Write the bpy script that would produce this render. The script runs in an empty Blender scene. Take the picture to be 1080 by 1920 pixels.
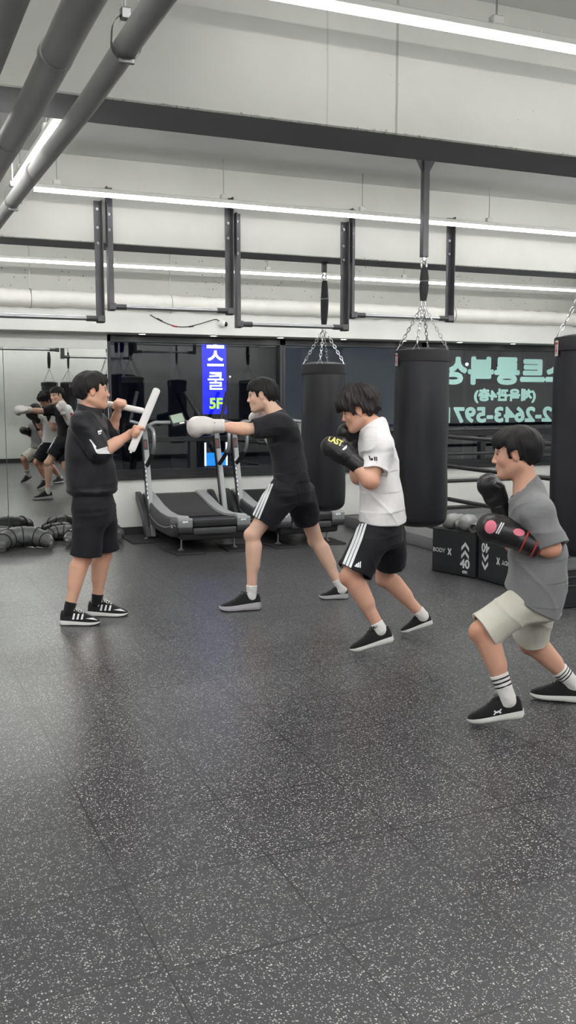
import bpy, bmesh, math, random
import numpy as np
from mathutils import Vector, Matrix
from mathutils.bvhtree import BVHTree
PI = math.pi
S = bpy.context.scene
COL = S.collection
random.seed(7)

# ---------------------------------------------------------------- camera geometry (metres, X along the window wall, Y towards it)
FPX, CX, CY, EYE = 1780.0, 540.0, 960.0, 1.57
PITCH, YAW = math.atan(219 / FPX), math.radians(23.5)
FW = np.array([math.sin(YAW) * math.cos(PITCH), math.cos(YAW) * math.cos(PITCH), -math.sin(PITCH)])
RT = np.array([math.cos(YAW), -math.sin(YAW), 0.0])
UP = np.cross(RT, FW)
CAM = np.array([0.0, 0.0, EYE])


def ray(x, y):
    return FW * FPX + RT * (x - CX) - UP * (y - CY)


def at_y(x, y, Y):
    d = ray(x, y)
    return CAM + d * (Y / d[1])


def at_x(x, y, X):
    d = ray(x, y)
    return CAM + d * (X / d[0])


def at_z(x, y, z=0.0):
    d = ray(x, y)
    return CAM + d * ((z - EYE) / d[2])


# ---------------------------------------------------------------- objects
def tag(o, label=None, cat=None, group=None, kind=None):
    if label: o['label'] = label
    if cat: o['category'] = cat
    if group: o['group'] = group
    if kind: o['kind'] = kind
    return o


def thing(name, label, cat, loc=(0, 0, 0), rz=0.0, group=None):
    o = bpy.data.objects.new(name, None)
    COL.objects.link(o)
    o.location = loc
    o.rotation_euler = (0, 0, rz)
    o.empty_display_size = .1
    return tag(o, label, cat, group)


def link_mesh(name, me, mats, parent=None):
    o = bpy.data.objects.new(name, me)
    COL.objects.link(o)
    if mats is not None:
        for m in (mats if isinstance(mats, (list, tuple)) else [mats]):
            me.materials.append(m)
    if parent is not None:
        o.parent = parent
    return o


def smooth_me(me, angle=None):
    me.polygons.foreach_set('use_smooth', [True] * len(me.polygons))
    if angle is not None:
        bm = bmesh.new(); bm.from_mesh(me)
        for e in bm.edges:
            if len(e.link_faces) == 2 and e.calc_face_angle(0) > angle:
                e.smooth = False
        bm.to_mesh(me); bm.free()


def obj(name, bm, mats, parent=None, smooth=math.radians(38)):
    me = bpy.data.meshes.new(name)
    bmesh.ops.recalc_face_normals(bm, faces=bm.faces)
    bm.to_mesh(me)
    bm.free()
    if smooth:
        smooth_me(me, smooth)
    return link_mesh(name, me, mats, parent)


def struct(name, bm, mats, parent=None, smooth=None):
    o = obj(name, bm, mats, parent, smooth)
    o['kind'] = 'structure'
    return o


def copy_thing(src, loc=None, rz=None, label=None, group=None, name=None):
    r = src.copy(); COL.objects.link(r)
    if loc is not None: r.location = loc
    if rz is not None: r.rotation_euler = (0, 0, rz)
    if label: r['label'] = label
    if group: r['group'] = group
    def kids(a, b):
        for ch in list(a.children):
            if ch.name in made: continue
            c = ch.copy(); COL.objects.link(c); c.parent = b
            made.add(c.name)
            kids(ch, c)
    made = set()
    kids(src, r)
    return r


# ---------------------------------------------------------------- bmesh shapes
def B():
    return bmesh.new()


def box(bm, lo, hi, bev=0.0, seg=2, M=None, mi=0):
    lo = Vector(lo); hi = Vector(hi)
    r = bmesh.ops.create_cube(bm, size=1.0)
    vs = r['verts']
    c = (lo + hi) / 2; d = hi - lo
    for v in vs:
        v.co = Vector((c.x + v.co.x * d.x, c.y + v.co.y * d.y, c.z + v.co.z * d.z))
    fs = set(f for v in vs for f in v.link_faces)
    if bev > 0:
        es = list(set(e for v in vs for e in v.link_edges))
        g = bmesh.ops.bevel(bm, geom=es, offset=bev, segments=seg, affect='EDGES', profile=.5)
        fs = set(g['faces']) | set(f for v in g['verts'] for f in v.link_faces)
        vs = list(set(v for f in fs for v in f.verts))
    for f in fs: f.material_index = mi
    if M is not None:
        for v in vs: v.co = M @ v.co
    return vs


def frame_of(d):
    d = Vector(d).normalized()
    a = Vector((0, 0, 1)) if abs(d.z) < .95 else Vector((1, 0, 0))
    s = d.cross(a).normalized()
    return s, s.cross(d).normalized(), d


def ringloft(bm, rings, close=True, cap=True, mi=0, loop=False):
    vr = [[bm.verts.new(p) for p in r] for r in rings]
    n = len(vr[0]); m = len(vr)
    for i in range(m if loop else m - 1):
        a = vr[i]; b = vr[(i + 1) % m]
        for j in range(n if close else n - 1):
            k = (j + 1) % n
            f = bm.faces.new((a[j], a[k], b[k], b[j])); f.material_index = mi
    if cap and close and not loop:
        for q in (vr[0][::-1], vr[-1]):
            f = bm.faces.new(q); f.material_index = mi
    return vr


def tube(bm, pts, r, n=10, cap=True, mi=0, loop=False, flat=1.0):
    """round bar along a polyline; r one radius or one per point"""
    P = [Vector(p) for p in pts]
    R = r if isinstance(r, (list, tuple)) else [r] * len(P)
    rings = []
    prev = None
    m = len(P)
    for i, p in enumerate(P):
        if loop:
            d = P[(i + 1) % m] - P[i - 1]
        else:
            d = (P[min(i + 1, m - 1)] - P[max(i - 1, 0)])
        d.normalize()
        if prev is None:
            s, u, _ = frame_of(d)
        else:
            s = (prev - d * prev.dot(d)).normalized(); u = s.cross(d)
        prev = s
        rings.append([p + s * (R[i] * math.cos(2 * PI * k / n)) + u * (R[i] * flat * math.sin(2 * PI * k / n)) for k in range(n)])
    return ringloft(bm, rings, True, cap, mi, loop)


def spline(pts, n=6):
    """Catmull-Rom through the points"""
    P = [np.array(p, float) for p in pts]
    out = []
    for i in range(len(P) - 1):
        a = P[max(i - 1, 0)]; b = P[i]; c = P[i + 1]; d = P[min(i + 2, len(P) - 1)]
        for k in range(n):
            t = k / n
            out.append(.5 * ((2 * b) + (c - a) * t + (2 * a - 5 * b + 4 * c - d) * t * t + (3 * b - a - 3 * c + d) * t ** 3))
    out.append(P[-1])
    return out


def lathe(bm, prof, c=(0, 0, 0), n=40, mi=0, cap=True):
    rings = [[(c[0] + r * math.cos(2 * PI * k / n), c[1] + r * math.sin(2 * PI * k / n), c[2] + z) for k in range(n)] for r, z in prof]
    return ringloft(bm, rings, True, cap, mi)


def ball(bm, c, r, n=12, mi=0, M=None):
    g = bmesh.ops.create_uvsphere(bm, u_segments=n * 2, v_segments=n, radius=1)
    r = r if isinstance(r, (list, tuple)) else (r, r, r)
    for v in g['verts']:
        q = Vector((v.co.x * r[0], v.co.y * r[1], v.co.z * r[2]))
        if M is not None: q = M @ q
        v.co = q + Vector(c)
    for f in set(f for v in g['verts'] for f in v.link_faces): f.material_index = mi


def prism(bm, poly, d, M=None, mi=0):
    """poly in XY extruded by d along +Z (then M)"""
    a = [Vector((p[0], p[1], 0)) for p in poly]; b = [Vector((p[0], p[1], d)) for p in poly]
    if M is not None: a = [M @ v for v in a]; b = [M @ v for v in b]
    va = [bm.verts.new(v) for v in a]; vb = [bm.verts.new(v) for v in b]
    n = len(a)
    fs = [bm.faces.new(va[::-1]), bm.faces.new(vb)]
    for i in range(n):
        fs.append(bm.faces.new((va[i], va[(i + 1) % n], vb[(i + 1) % n], vb[i])))
    for f in fs: f.material_index = mi


def basis(o, x, y, z):
    M = Matrix.Identity(4)
    for i, v in enumerate((x, y, z)):
        for k in range(3): M[k][i] = v[k]
    for k in range(3): M[k][3] = o[k]
    return M


def text_mesh(s, size=1.0, bold=0.0, depth=0.0, align='CENTER', res=3):
    """a line of lettering as a mesh in the XY plane"""
    cu = bpy.data.curves.new('lettering', 'FONT')
    cu.body = s; cu.size = size; cu.align_x = align; cu.align_y = 'CENTER'
    cu.offset = bold; cu.extrude = depth; cu.resolution_u = res
    o = bpy.data.objects.new('lettering', cu)
    COL.objects.link(o)
    bpy.context.view_layer.update()
    me = bpy.data.meshes.new_from_object(o.evaluated_get(bpy.context.evaluated_depsgraph_get()))
    bpy.data.objects.remove(o); bpy.data.curves.remove(cu)
    return me


def lettering(name, parts, mat, M, parent=None, depth=.001):
    """parts: list of (me or polygons list) laid out in XY; placed by M"""
    bm = B()
    for p in parts:
        if isinstance(p, bpy.types.Mesh):
            bm.from_mesh(p); bpy.data.meshes.remove(p)
        else:
            vs = [bm.verts.new((q[0], q[1], 0)) for q in p]
            bm.faces.new(vs)
    for v in bm.verts: v.co = M @ v.co
    return obj(name, bm, mat, parent, None)


# ---------------------------------------------------------------- materials
def srgb(r, g=None, b=None):
    if g is None: g = b = r
    f = lambda c: ((c / 255) / 12.92 if c / 255 <= .04045 else (((c / 255) + .055) / 1.055) ** 2.4)
    return (f(r), f(g), f(b), 1.0)


class NT:
    def __init__(s, name):
        s.m = bpy.data.materials.new(name); s.m.use_nodes = True
        s.t = s.m.node_tree; s.t.nodes.clear()
        s.out = s.t.nodes.new('ShaderNodeOutputMaterial')

    def n(s, typ, **kw):
        nd = s.t.nodes.new(typ)
        for k, v in kw.items():
            if k.startswith('in_'):
                key = k[3:].replace('_', ' ')
                s.set(nd, key, v)
            elif k.startswith('i') and k[1:].isdigit():
                s.set(nd, int(k[1:]), v)
            else:
                setattr(nd, k, v)
        return nd

    def set(s, nd, key, v):
        sk = nd.inputs[key]
        if isinstance(v, bpy.types.NodeSocket): s.t.links.new(v, sk)
        else: sk.default_value = v

    def math(s, op, a, b=None, c=None, clamp=False):
        nd = s.n('ShaderNodeMath', operation=op, use_clamp=clamp)
        s.set(nd, 0, a)
        if b is not None: s.set(nd, 1, b)
        if c is not None: s.set(nd, 2, c)
        return nd.outputs[0]

    def mix(s, f, a, b, mode='MIX'):
        nd = s.n('ShaderNodeMix', data_type='RGBA', blend_type=mode)
        s.set(nd, 0, f); s.set(nd, 6, a); s.set(nd, 7, b)
        return nd.outputs[2]

    def ramp(s, f, stops):
        nd = s.n('ShaderNodeValToRGB')
        el = nd.color_ramp.elements
        while len(el) < len(stops): el.new(.5)
        for e, (p, c) in zip(el, stops):
            e.position = p; e.color = c if isinstance(c, tuple) else (c, c, c, 1)
        s.set(nd, 0, f)
        return nd.outputs[0]

    def coord(s, which='Object'):
        return s.n('ShaderNodeTexCoord').outputs[which]

    def noise(s, vec, scale, detail=4, rough=.55, dist=0.0):
        nd = s.n('ShaderNodeTexNoise')
        s.set(nd, 'Vector', vec); s.set(nd, 'Scale', scale); s.set(nd, 'Detail', detail)
        s.set(nd, 'Roughness', rough); s.set(nd, 'Distortion', dist)
        return nd.outputs[0]

    def bsdf(s, col, rough=.6, metal=0.0, spec=.5, normal=None, **kw):
        nd = s.n('ShaderNodeBsdfPrincipled')
        s.set(nd, 'Base Color', col); s.set(nd, 'Roughness', rough); s.set(nd, 'Metallic', metal)
        s.set(nd, 'Specular IOR Level', spec)
        if normal is not None: s.set(nd, 'Normal', normal)
        for k, v in kw.items(): s.set(nd, k.replace('_', ' '), v)
        s.t.links.new(nd.outputs[0], s.out.inputs[0])
        return nd

    def bump(s, h, strength=.2, dist=.01):
        nd = s.n('ShaderNodeBump')
        s.set(nd, 'Height', h); s.set(nd, 'Strength', strength); s.set(nd, 'Distance', dist)
        return nd.outputs[0]


def plain(name, col, rough=.5, metal=0.0, spec=.5, bump=0.0, bscale=60, var=0.0, vscale=6, **kw):
    t = NT(name)
    c = col; nrm = None
    co = t.coord()
    if var:
        f = t.noise(co, vscale, 4)
        d = tuple(max(0, x * (1 - var)) for x in col[:3]) + (1,)
        l = tuple(min(1, x * (1 + var)) for x in col[:3]) + (1,)
        c = t.ramp(f, [(.3, d), (.7, l)])
    if bump:
        nrm = t.bump(t.noise(co, bscale, 3), bump, .004)
    t.bsdf(c, rough, metal, spec, nrm, **kw)
    return t.m


def emit(name, col, strength):
    t = NT(name)
    e = t.n('ShaderNodeEmission', in_Color=col, in_Strength=strength)
    t.t.links.new(e.outputs[0], t.out.inputs[0])
    return t.m


def fabric(name, col, rough=.85, weave=900, bump=.25, var=.1, sheen=.15):
    t = NT(name)
    co = t.coord()
    f = t.noise(co, 9, 5)
    d = tuple(x * (1 - var) for x in col[:3]) + (1,)
    l = tuple(min(1, x * (1 + var)) for x in col[:3]) + (1,)
    c = t.ramp(f, [(.3, d), (.7, l)])
    h = t.noise(co, weave, 2)
    h2 = t.noise(co, 35, 4)
    n1 = t.bump(h, bump, .001)
    nd = t.n('ShaderNodeBump'); t.set(nd, 'Height', h2); t.set(nd, 'Strength', .25); t.set(nd, 'Distance', .008); t.set(nd, 'Normal', n1)
    t.bsdf(c, rough, 0, .3, nd.outputs[0], Sheen_Weight=sheen)
    return t.m


MT = {}
MT['black_steel'] = plain('black_steel', srgb(74, 74, 78), .38, .4, .5, .1, 120, .15)
MT['black_paint'] = plain('black_paint', srgb(30, 31, 34), .45, 0, .5, .05, 90, .1)
MT['black_plastic'] = plain('black_plastic', srgb(36, 37, 40), .42, 0, .5, .15, 300, .1)
MT['dark_grey_plastic'] = plain('dark_grey_plastic', srgb(62, 63, 66), .42, 0, .5, .12, 300, .1)
MT['rubber'] = plain('black_rubber', srgb(40, 40, 42), .75, 0, .4, .3, 250, .15)
MT['chrome'] = plain('chrome', srgb(205, 206, 208), .22, 1.0)
MT['brushed_steel'] = plain('brushed_steel', srgb(172, 174, 178), .36, 1.0, .5, .1, 200, .08)
MT['silver_paint'] = plain('silver_paint', srgb(150, 152, 156), .35, .55, .5)
MT['white_paint'] = plain('white_paint', srgb(214, 214, 210), .5, 0, .4)
MT['white_plastic'] = plain('white_plastic', srgb(232, 232, 230), .4)
MT['white_print'] = plain('white_print', srgb(226, 230, 232), .6)
MT['glass_dark'] = plain('black_lens', srgb(12, 12, 16), .08)
MT['pipe_grey'] = plain('grey_painted_pipe', srgb(178, 178, 177), .55, 0, .4, .12, 40, .08)
MT['galvanised'] = plain('galvanised_steel', srgb(160, 162, 164), .4, .8, .5, .1, 80, .1)
MT['red'] = plain('red_plastic', srgb(170, 40, 36), .5)
EXPOSURE = 1.05
LAMP = 6.0
FILL_B = 30.0  # fill strips added out of view round the camera and at the sides
FILL_C = 36.0  # fill strips added out of view behind the beams
DOWN = 12.0
w_ = bpy.data.worlds.new('night'); S.world = w_; w_.use_nodes = True
w_.node_tree.nodes['Background'].inputs[0].default_value = (.012, .016, .022, 1)
w_.node_tree.nodes['Background'].inputs[1].default_value = 1.0
# ---------------------------------------------------------------- the setting
XL, XR, YF, YB, ZC, ZB = -3.5, 10.4, -1.9, 10.51, 3.27, 2.67


def wall_paint(name, col, rough=.6, pits=False):
    t = NT(name)
    co = t.coord()
    f = t.noise(co, 1.3, 5, .6)
    g = t.noise(co, 14, 4, .6)
    lo = tuple(x * .93 for x in col[:3]) + (1,); hi = tuple(min(1, x * 1.04) for x in col[:3]) + (1,)
    c = t.ramp(f, [(.35, lo), (.65, hi)])
    h = t.math('ADD', t.math('MULTIPLY', g, .5), f)
    if pits:
        v = t.n('ShaderNodeTexVoronoi', in_Scale=26.0)
        t.set(v, 'Vector', co)
        sel = t.n('ShaderNodeSeparateColor'); t.set(sel, 0, v.outputs['Color'])
        area = t.noise(co, 1.7, 3, .5)
        thr = t.math('MULTIPLY', t.math('GREATER_THAN', sel.outputs[0], .70), t.math('GREATER_THAN', area, .47))
        size = t.math('MULTIPLY', t.math('POWER', sel.outputs[1], 2.2), .36)
        pit = t.math('MULTIPLY', thr, t.math('LESS_THAN', v.outputs['Distance'], size))
        c = t.mix(t.math('MULTIPLY', pit, t.math('MULTIPLY_ADD', sel.outputs[2], .5, .3)), c, srgb(70, 68, 64))
        # crumbled lower edge and formwork joints of the cast beam
        sp = t.n('ShaderNodeSeparateXYZ'); t.set(sp, 0, co)
        z = t.math('SUBTRACT', sp.outputs[2], ZB)
        crumb = t.math('MULTIPLY', t.math('LESS_THAN', z, t.math('MULTIPLY', t.math('SUBTRACT', t.noise(co, 1.1, 2), .47), .16)), t.math('GREATER_THAN', t.noise(co, 75, 3, .7), .56))
        c = t.mix(t.math('MULTIPLY', crumb, .6), c, srgb(96, 94, 90))
        for x0, wd, st in ((2.09, .006, .45), (1.765, .004, .22), (5.3, .006, .4), (-.4, .006, .4)):
            xx = t.math('ABSOLUTE', t.math('SUBTRACT', sp.outputs[0], t.math('ADD', x0, t.math('MULTIPLY', t.noise(co, 3, 2), .012))))
            j = t.math('MULTIPLY', t.math('LESS_THAN', xx, wd), t.math('LESS_THAN', sp.outputs[1], 5.0))
            c = t.mix(t.math('MULTIPLY', j, st), c, srgb(80, 80, 76))
            h = t.math('SUBTRACT', h, j)
        h = t.math('SUBTRACT', h, t.math('MULTIPLY', t.math('ADD', pit, crumb), .9))
    t.bsdf(c, rough, 0, .35, t.bump(h, .25 if not pits else .4, .006))
    return t.m


MT['wall'] = wall_paint('white_wall_paint', srgb(218, 219, 216))
MT['concrete'] = wall_paint('white_painted_concrete', srgb(191, 192, 187), .65, True)
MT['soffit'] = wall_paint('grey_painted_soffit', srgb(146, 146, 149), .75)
MT['ceiling'] = wall_paint('painted_ceiling', srgb(206, 206, 204), .7)
MT['baseboard'] = plain('black_baseboard', srgb(44, 44, 46), .5)


def floor_mat():
    t = NT('speckled_rubber_tiles')
    co = t.coord()
    sp = t.n('ShaderNodeSeparateXYZ'); t.set(sp, 0, co)
    x, y = sp.outputs[0], sp.outputs[1]
    u = t.math('DIVIDE', t.math('SUBTRACT', x, .667), .5); v = t.math('DIVIDE', t.math('SUBTRACT', y, .363), .5)
    def edge(w):
        f = t.math('FRACT', w)
        return t.math('MULTIPLY', t.math('MINIMUM', f, t.math('SUBTRACT', 1.0, f)), .5)
    e1, e2 = edge(u), edge(v)
    wob = t.noise(co, 60, 2)
    vis = t.noise(co, 1.6, 2)
    w1 = t.math('MULTIPLY_ADD', t.math('MULTIPLY', wob, vis), .0085, .0009)
    s1 = t.math('LESS_THAN', e1, w1)
    s2 = t.math('LESS_THAN', e2, t.math('MULTIPLY', w1, 1.15))
    seam = t.math('MAXIMUM', s1, s2)
    # each tile has its own shade and polish
    cell = t.n('ShaderNodeCombineXYZ')
    t.set(cell, 0, t.math('FLOOR', u)); t.set(cell, 1, t.math('FLOOR', v))
    wn = t.n('ShaderNodeTexWhiteNoise', noise_dimensions='2D'); t.set(wn, 'Vector', cell.outputs[0])
    rnd = wn.outputs['Value']
    base = t.mix(rnd, srgb(52, 52, 55), srgb(60, 60, 62))
    mott = t.noise(co, 7, 5, .65)
    base = t.mix(t.math('MULTIPLY', mott, .35), base, srgb(46, 46, 49), 'MIX')
    # white crumb flecks
    dv = t.n('ShaderNodeTexNoise'); t.set(dv, 'Vector', co); t.set(dv, 'Scale', 210.0); t.set(dv, 'Detail', 1.0)
    wv = t.n('ShaderNodeMix', data_type='RGBA', blend_type='LINEAR_LIGHT'); t.set(wv, 0, .0055)
    t.set(wv, 6, co); t.set(wv, 7, dv.outputs[1])
    fl = None
    for sc, size, keep in ((122.0, .37, .64), (205.0, .40, .82)):
        vo = t.n('ShaderNodeTexVoronoi', in_Scale=sc, voronoi_dimensions='2D'); t.set(vo, 'Vector', wv.outputs[2])
        sc_ = t.n('ShaderNodeSeparateColor'); t.set(sc_, 0, vo.outputs['Color'])
        k = t.math('MULTIPLY', t.math('GREATER_THAN', sc_.outputs[0], keep), t.math('LESS_THAN', vo.outputs['Distance'], t.math('MULTIPLY_ADD', sc_.outputs[1], size * .75, size * .12)))
        fl = k if fl is None else t.math('MAXIMUM', fl, k)
    dens = t.math('MULTIPLY_ADD', t.noise(co, 2.3, 2), .5, .7, clamp=True)
    grow = t.math('MULTIPLY', fl, dens)
    c = t.mix(grow, base, srgb(208, 208, 206))
    c = t.mix(t.math('MULTIPLY', seam, t.math('MULTIPLY_ADD', vis, .8, .5, clamp=True)), c, srgb(18, 18, 20))
    h = t.math('SUBTRACT', t.math('MULTIPLY', t.noise(co, 260, 3, .7), .4), seam)
    t.bsdf(c, t.math('MULTIPLY_ADD', rnd, .03, .31), 0, .58, t.bump(h, .13, .002))
    return t.m


MT['floor'] = floor_mat()

bm = B(); box(bm, (XL, YF, -.06), (XR, YB + .2, 0)); struct('floor', bm, MT['floor'])
bm = B(); box(bm, (XL, YF, ZC), (XR, YB + .2, ZC + .1)); struct('ceiling', bm, MT['ceiling'])
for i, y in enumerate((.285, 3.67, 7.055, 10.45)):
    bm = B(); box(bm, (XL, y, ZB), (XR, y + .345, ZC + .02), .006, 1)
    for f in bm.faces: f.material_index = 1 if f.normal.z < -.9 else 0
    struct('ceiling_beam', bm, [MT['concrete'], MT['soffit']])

# window wall: solid left of the window (behind the mirror), low wall under the window, soffit with downlights
WX0, WX1, WZ0, WZ1 = 2.40, 9.9, .655, 2.24
bm = B()
box(bm, (XL, YB, 0), (WX0, YB + .2, ZB)); box(bm, (WX0, YB, 0), (XR, YB + .2, WZ0)); box(bm, (WX1, YB, WZ0), (XR, YB + .2, ZB))
box(bm, (WX0, YB, WZ1 - .01), (WX1, YB + .2, ZB))
struct('wall_back', bm, MT['wall'])
bm = B(); box(bm, (XL, 10.25, WZ1), (XR, YB, 2.5), .004, 1); struct('bulkhead', bm, MT['wall'])
bm = B(); box(bm, (XL, YF - .15, 0), (XR, YF, ZC)); struct('wall_front', bm, MT['wall'])
bm = B(); box(bm, (XL - .15, YF, 0), (XL, YB, ZC)); struct('wall_left', bm, MT['wall'])
bm = B(); box(bm, (XR, YF, 0), (XR + .15, YB + .2, ZC)); struct('wall_right', bm, MT['wall'])
bm = B(); box(bm, (WX0, YB - .018, 0), (XR, YB + .01, .085), .004, 1); struct('baseboard_back', bm, MT['baseboard'])
bm = B(); box(bm, (XL, YF - .01, 0), (XR, YF + .018, .10), .004, 1); struct('baseboard_front', bm, MT['baseboard'])


def glass_mat():
    t = NT('window_glass')
    tr = t.n('ShaderNodeBsdfTransparent'); t.set(tr, 0, (.80, .84, .85, 1))
    gl = t.n('ShaderNodeBsdfGlossy'); t.set(gl, 0, (.92, .95, 1, 1)); t.set(gl, 'Roughness', .012)
    fr = t.n('ShaderNodeFresnel', in_IOR=1.5)
    f = t.math("ADD", fr.outputs[0], .065, clamp=True)
    mx = t.n('ShaderNodeMixShader'); t.set(mx, 0, f); t.t.links.new(tr.outputs[0], mx.inputs[1]); t.t.links.new(gl.outputs[0], mx.inputs[2])
    t.t.links.new(mx.outputs[0], t.out.inputs[0])
    return t.m


MT['glass'] = glass_mat()
MT['frame'] = plain('black_window_frame', srgb(40, 41, 44), .4, .2)
mull = [WX0, 4.50, 6.45, WX1]
for i in range(3):
    a, b = mull[i], mull[i + 1]
    w = tag(bpy.data.objects.new('window_%d' % (i + 1), None), kind='structure'); COL.objects.link(w)
    w.location = ((a + b) / 2, YB + .06, WZ0)
    bm = B()
    M = Matrix.Translation((-(a + b) / 2, -(YB + .06), -WZ0))
    bx = lambda lo, hi: box(bm, lo, hi, .004, 1, M)
    y0, y1 = YB - .005, YB + .10
    bx((a, y0, WZ0), (b, y1, WZ0 + .075)); bx((a, y0, WZ1 - .085), (b, y1, WZ1 - .005))
    bx((a, y0, WZ0), (a + .038, y1, WZ1 - .01)); bx((b - .038, y0, WZ0), (b, y1, WZ1 - .01))
    bx((a, y0 + .01, 1.04), (b, y1, 1.095))
    m = a + (.98 if i == 0 else .95)
    bx((m - .04, y0 + .015, WZ0 + .05), (m + .04, y1, 1.06))
    obj('window_frame', bm, MT['frame'], w, None)['kind'] = 'structure'
    bm = B()
    for lo, hi in (((a + .02, 1.07), (b - .02, WZ1 - .05)), ((a + .02, WZ0 + .04), (b - .02, 1.06))):
        vs = [bm.verts.new(M @ Vector(q)) for q in ((lo[0], YB + .055, lo[1]), (hi[0], YB + .055, lo[1]), (hi[0], YB + .055, hi[1]), (lo[0], YB + .055, hi[1]))]
        bm.faces.new(vs)
    obj('window_pane', bm, MT['glass'], w, None)['kind'] = 'structure'
bm = B(); box(bm, (WX0 - .01, YB - .05, WZ0 - .03), (WX1, YB + .01, WZ0 + .012), .005, 1); struct('window_sill', bm, MT['frame'])

# mirrors on the solid part of the window wall
def mirror_mat():
    t = NT('mirror_silvering')
    t.bsdf((.70, .72, .70, 1), .008, 1.0)
    return t.m


MT['mirror'] = mirror_mat()
for a, b, lb in ((1.285, 2.392, 'tall frameless wall mirror reflecting the boxers, beside the dark window'), (.178, 1.281, 'tall frameless wall mirror, only a sliver of it at the left edge of the photo'), (-.93, .174, None)):
    if lb is None: continue
    xm = (a + b) / 2
    # the panels stand a touch askew to the wall
    o = thing('wall_mirror', lb, 'mirror', (xm, YB - .006 - (2.392 - xm) * .0146, .02), .0146)
    bm = B(); box(bm, (-(b - a) / 2, -.006, 0), ((b - a) / 2, .003, 2.055), .0015, 1)
    obj('mirror_glass', bm, MT['mirror'], o, None)
    bm = B()
    box(bm, (-(b - a) / 2, -.009, -.015), ((b - a) / 2, .003, .004)); obj('bottom_channel', bm, MT['brushed_steel'], o, None)

# lagged white pipe along the window wall
MT['lagging'] = plain('white_pipe_lagging', srgb(226, 225, 219), .6, 0, .4, .9, 14, .05)
o = thing('lagged_pipe', 'thick white wrapped pipe running along the top of the window wall', 'pipe', (3.4, 10.26, 2.565))
bm = B()
rs = random.Random(3)
pts, R = [], []
n = 160
for i in range(n + 1):
    x = -6.8 + 13.6 * i / n
    pts.append((x, rs.uniform(-.003, .003), rs.uniform(-.004, .004))); R.append(.092 + rs.uniform(-.005, .005))
tube(bm, pts, R, 18); obj('lagging', bm, MT['lagging'], o)
for x in (-1.85, -.35, 1.5, 3.3, 5.2):
    bm = B(); tube(bm, [(x, 0, .09), (x, 0, .68)], .005, 8); obj('hanger_rod', bm, MT['galvanised'], o)
    bm = B(); tube(bm, [(x, .099 * math.cos(q), .099 * math.sin(q)) for q in [2 * PI * k / 24 for k in range(24)]], .004, 6, loop=True); obj('hanger_ring', bm, MT['galvanised'], o)

# grey pipes under the ceiling at the upper left
def pipe(x, z, r, label, rings, y0=.3, y1=9.9, sag=()):
    o = thing('ceiling_pipe', label, 'pipe', (x, 5, z))
    bm = B()
    P = spline([(dx, y - 5, dz) for y, dx, dz in [(y0, 0, 0)] + list(sag) + [(y1, 0, 0)]], 8)
    tube(bm, P, r, 24); obj('pipe', bm, MT['pipe_grey'], o)
    for y in rings['joint']:
        bm = B(); tube(bm, [(0, y - 5 - .02, 0), (0, y - 5 + .02, 0)], r + .0035, 24); obj('coupling', bm, MT['pipe_grey'], o)
    for y in rings['hanger']:
        h = obj('hanger', ring_bm(r, y - 5), MT['galvanised'], o)
        bm = B(); tube(bm, [(0, y - 5, r + .04), (0, y - 5, ZC - z)], .0045, 8); obj('hanger_rod', bm, MT['galvanised'], h)
        bm = B(); box(bm, (-.014, y - 5 - .012, r + .028), (.014, y - 5 + .012, r + .058), .003, 1); obj('hanger_nut', bm, MT['galvanised'], h)
    return o


def ring_bm(r, y):
    bm = B()
    N = 28
    rr = [(0, r + .052)] + [((r + .007 + .034 * max(0, math.cos(q)) ** 3) * math.sin(q), (r + .007 + .034 * max(0, math.cos(q)) ** 3) * math.cos(q)) for q in [2 * PI * (k + 1) / N for k in range(N - 1)]]
    a = [[Vector((x, y + dy, z)) for x, z in rr] for dy in (-.012, .012)]
    vo = [[bm.verts.new(v) for v in q] for q in a]
    n = len(rr)
    for i in range(n):
        k = (i + 1) % n
        bm.faces.new((vo[0][i], vo[0][k], vo[1][k], vo[1][i]))
    bmesh.ops.solidify(bm, geom=bm.faces, thickness=.003)
    box(bm, (-.022, y - .006, -r - .016), (.022, y + .006, -r - .002), .002, 1)
    return bm


pipe(.668, 2.5, .0335, 'slim grey ceiling pipe with a ring hanger, rightmost of the pipes at upper left', dict(joint=[4.2], hanger=[2.62, 4.85, 8.2]), sag=[(2.2, .0, 0), (3.2, .012, 0), (4.2, .004, 0), (5.4, 0, 0)])
pipe(.482, 2.45, .043, 'wider grey ceiling pipe, middle one of the three at upper left', dict(joint=[2.62, 3.55], hanger=[4.3, 7.8]), sag=[(2.1, -.004, 0), (3.0, .006, 0), (4.4, .0, 0)])
pipe(.315, 2.45, .050, 'grey ceiling pipe in the upper left corner, leftmost of the three', dict(joint=[3.0], hanger=[4.6]))
bm = B()
P = [np.array((.43 - .10 * i / 60, 2.45 + .30 * i / 60, 2.60 + .012 * math.sin(i * .06))) for i in range(61)]
tube(bm, P, [.0115 if i % 2 else .009 for i in range(61)], 12)
tag(obj('flexible_conduit', bm, MT['pipe_grey']), 'short ribbed grey flexible conduit between the pipes in the upper left corner', 'conduit')

# LED battens
MT['tube_light'] = emit('lit_diffuser', (1.0, .99, .97, 1), LAMP)


MT['fill_light_c'] = emit('added_fill_strong', (1.0, .99, .97, 1), FILL_C)  # stronger glow of the added strips hidden by the beams
MT['fill_light_b'] = emit('added_fill_bright', (1.0, .99, .97, 1), FILL_B)  # brighter glow of the added strips out of view


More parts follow.
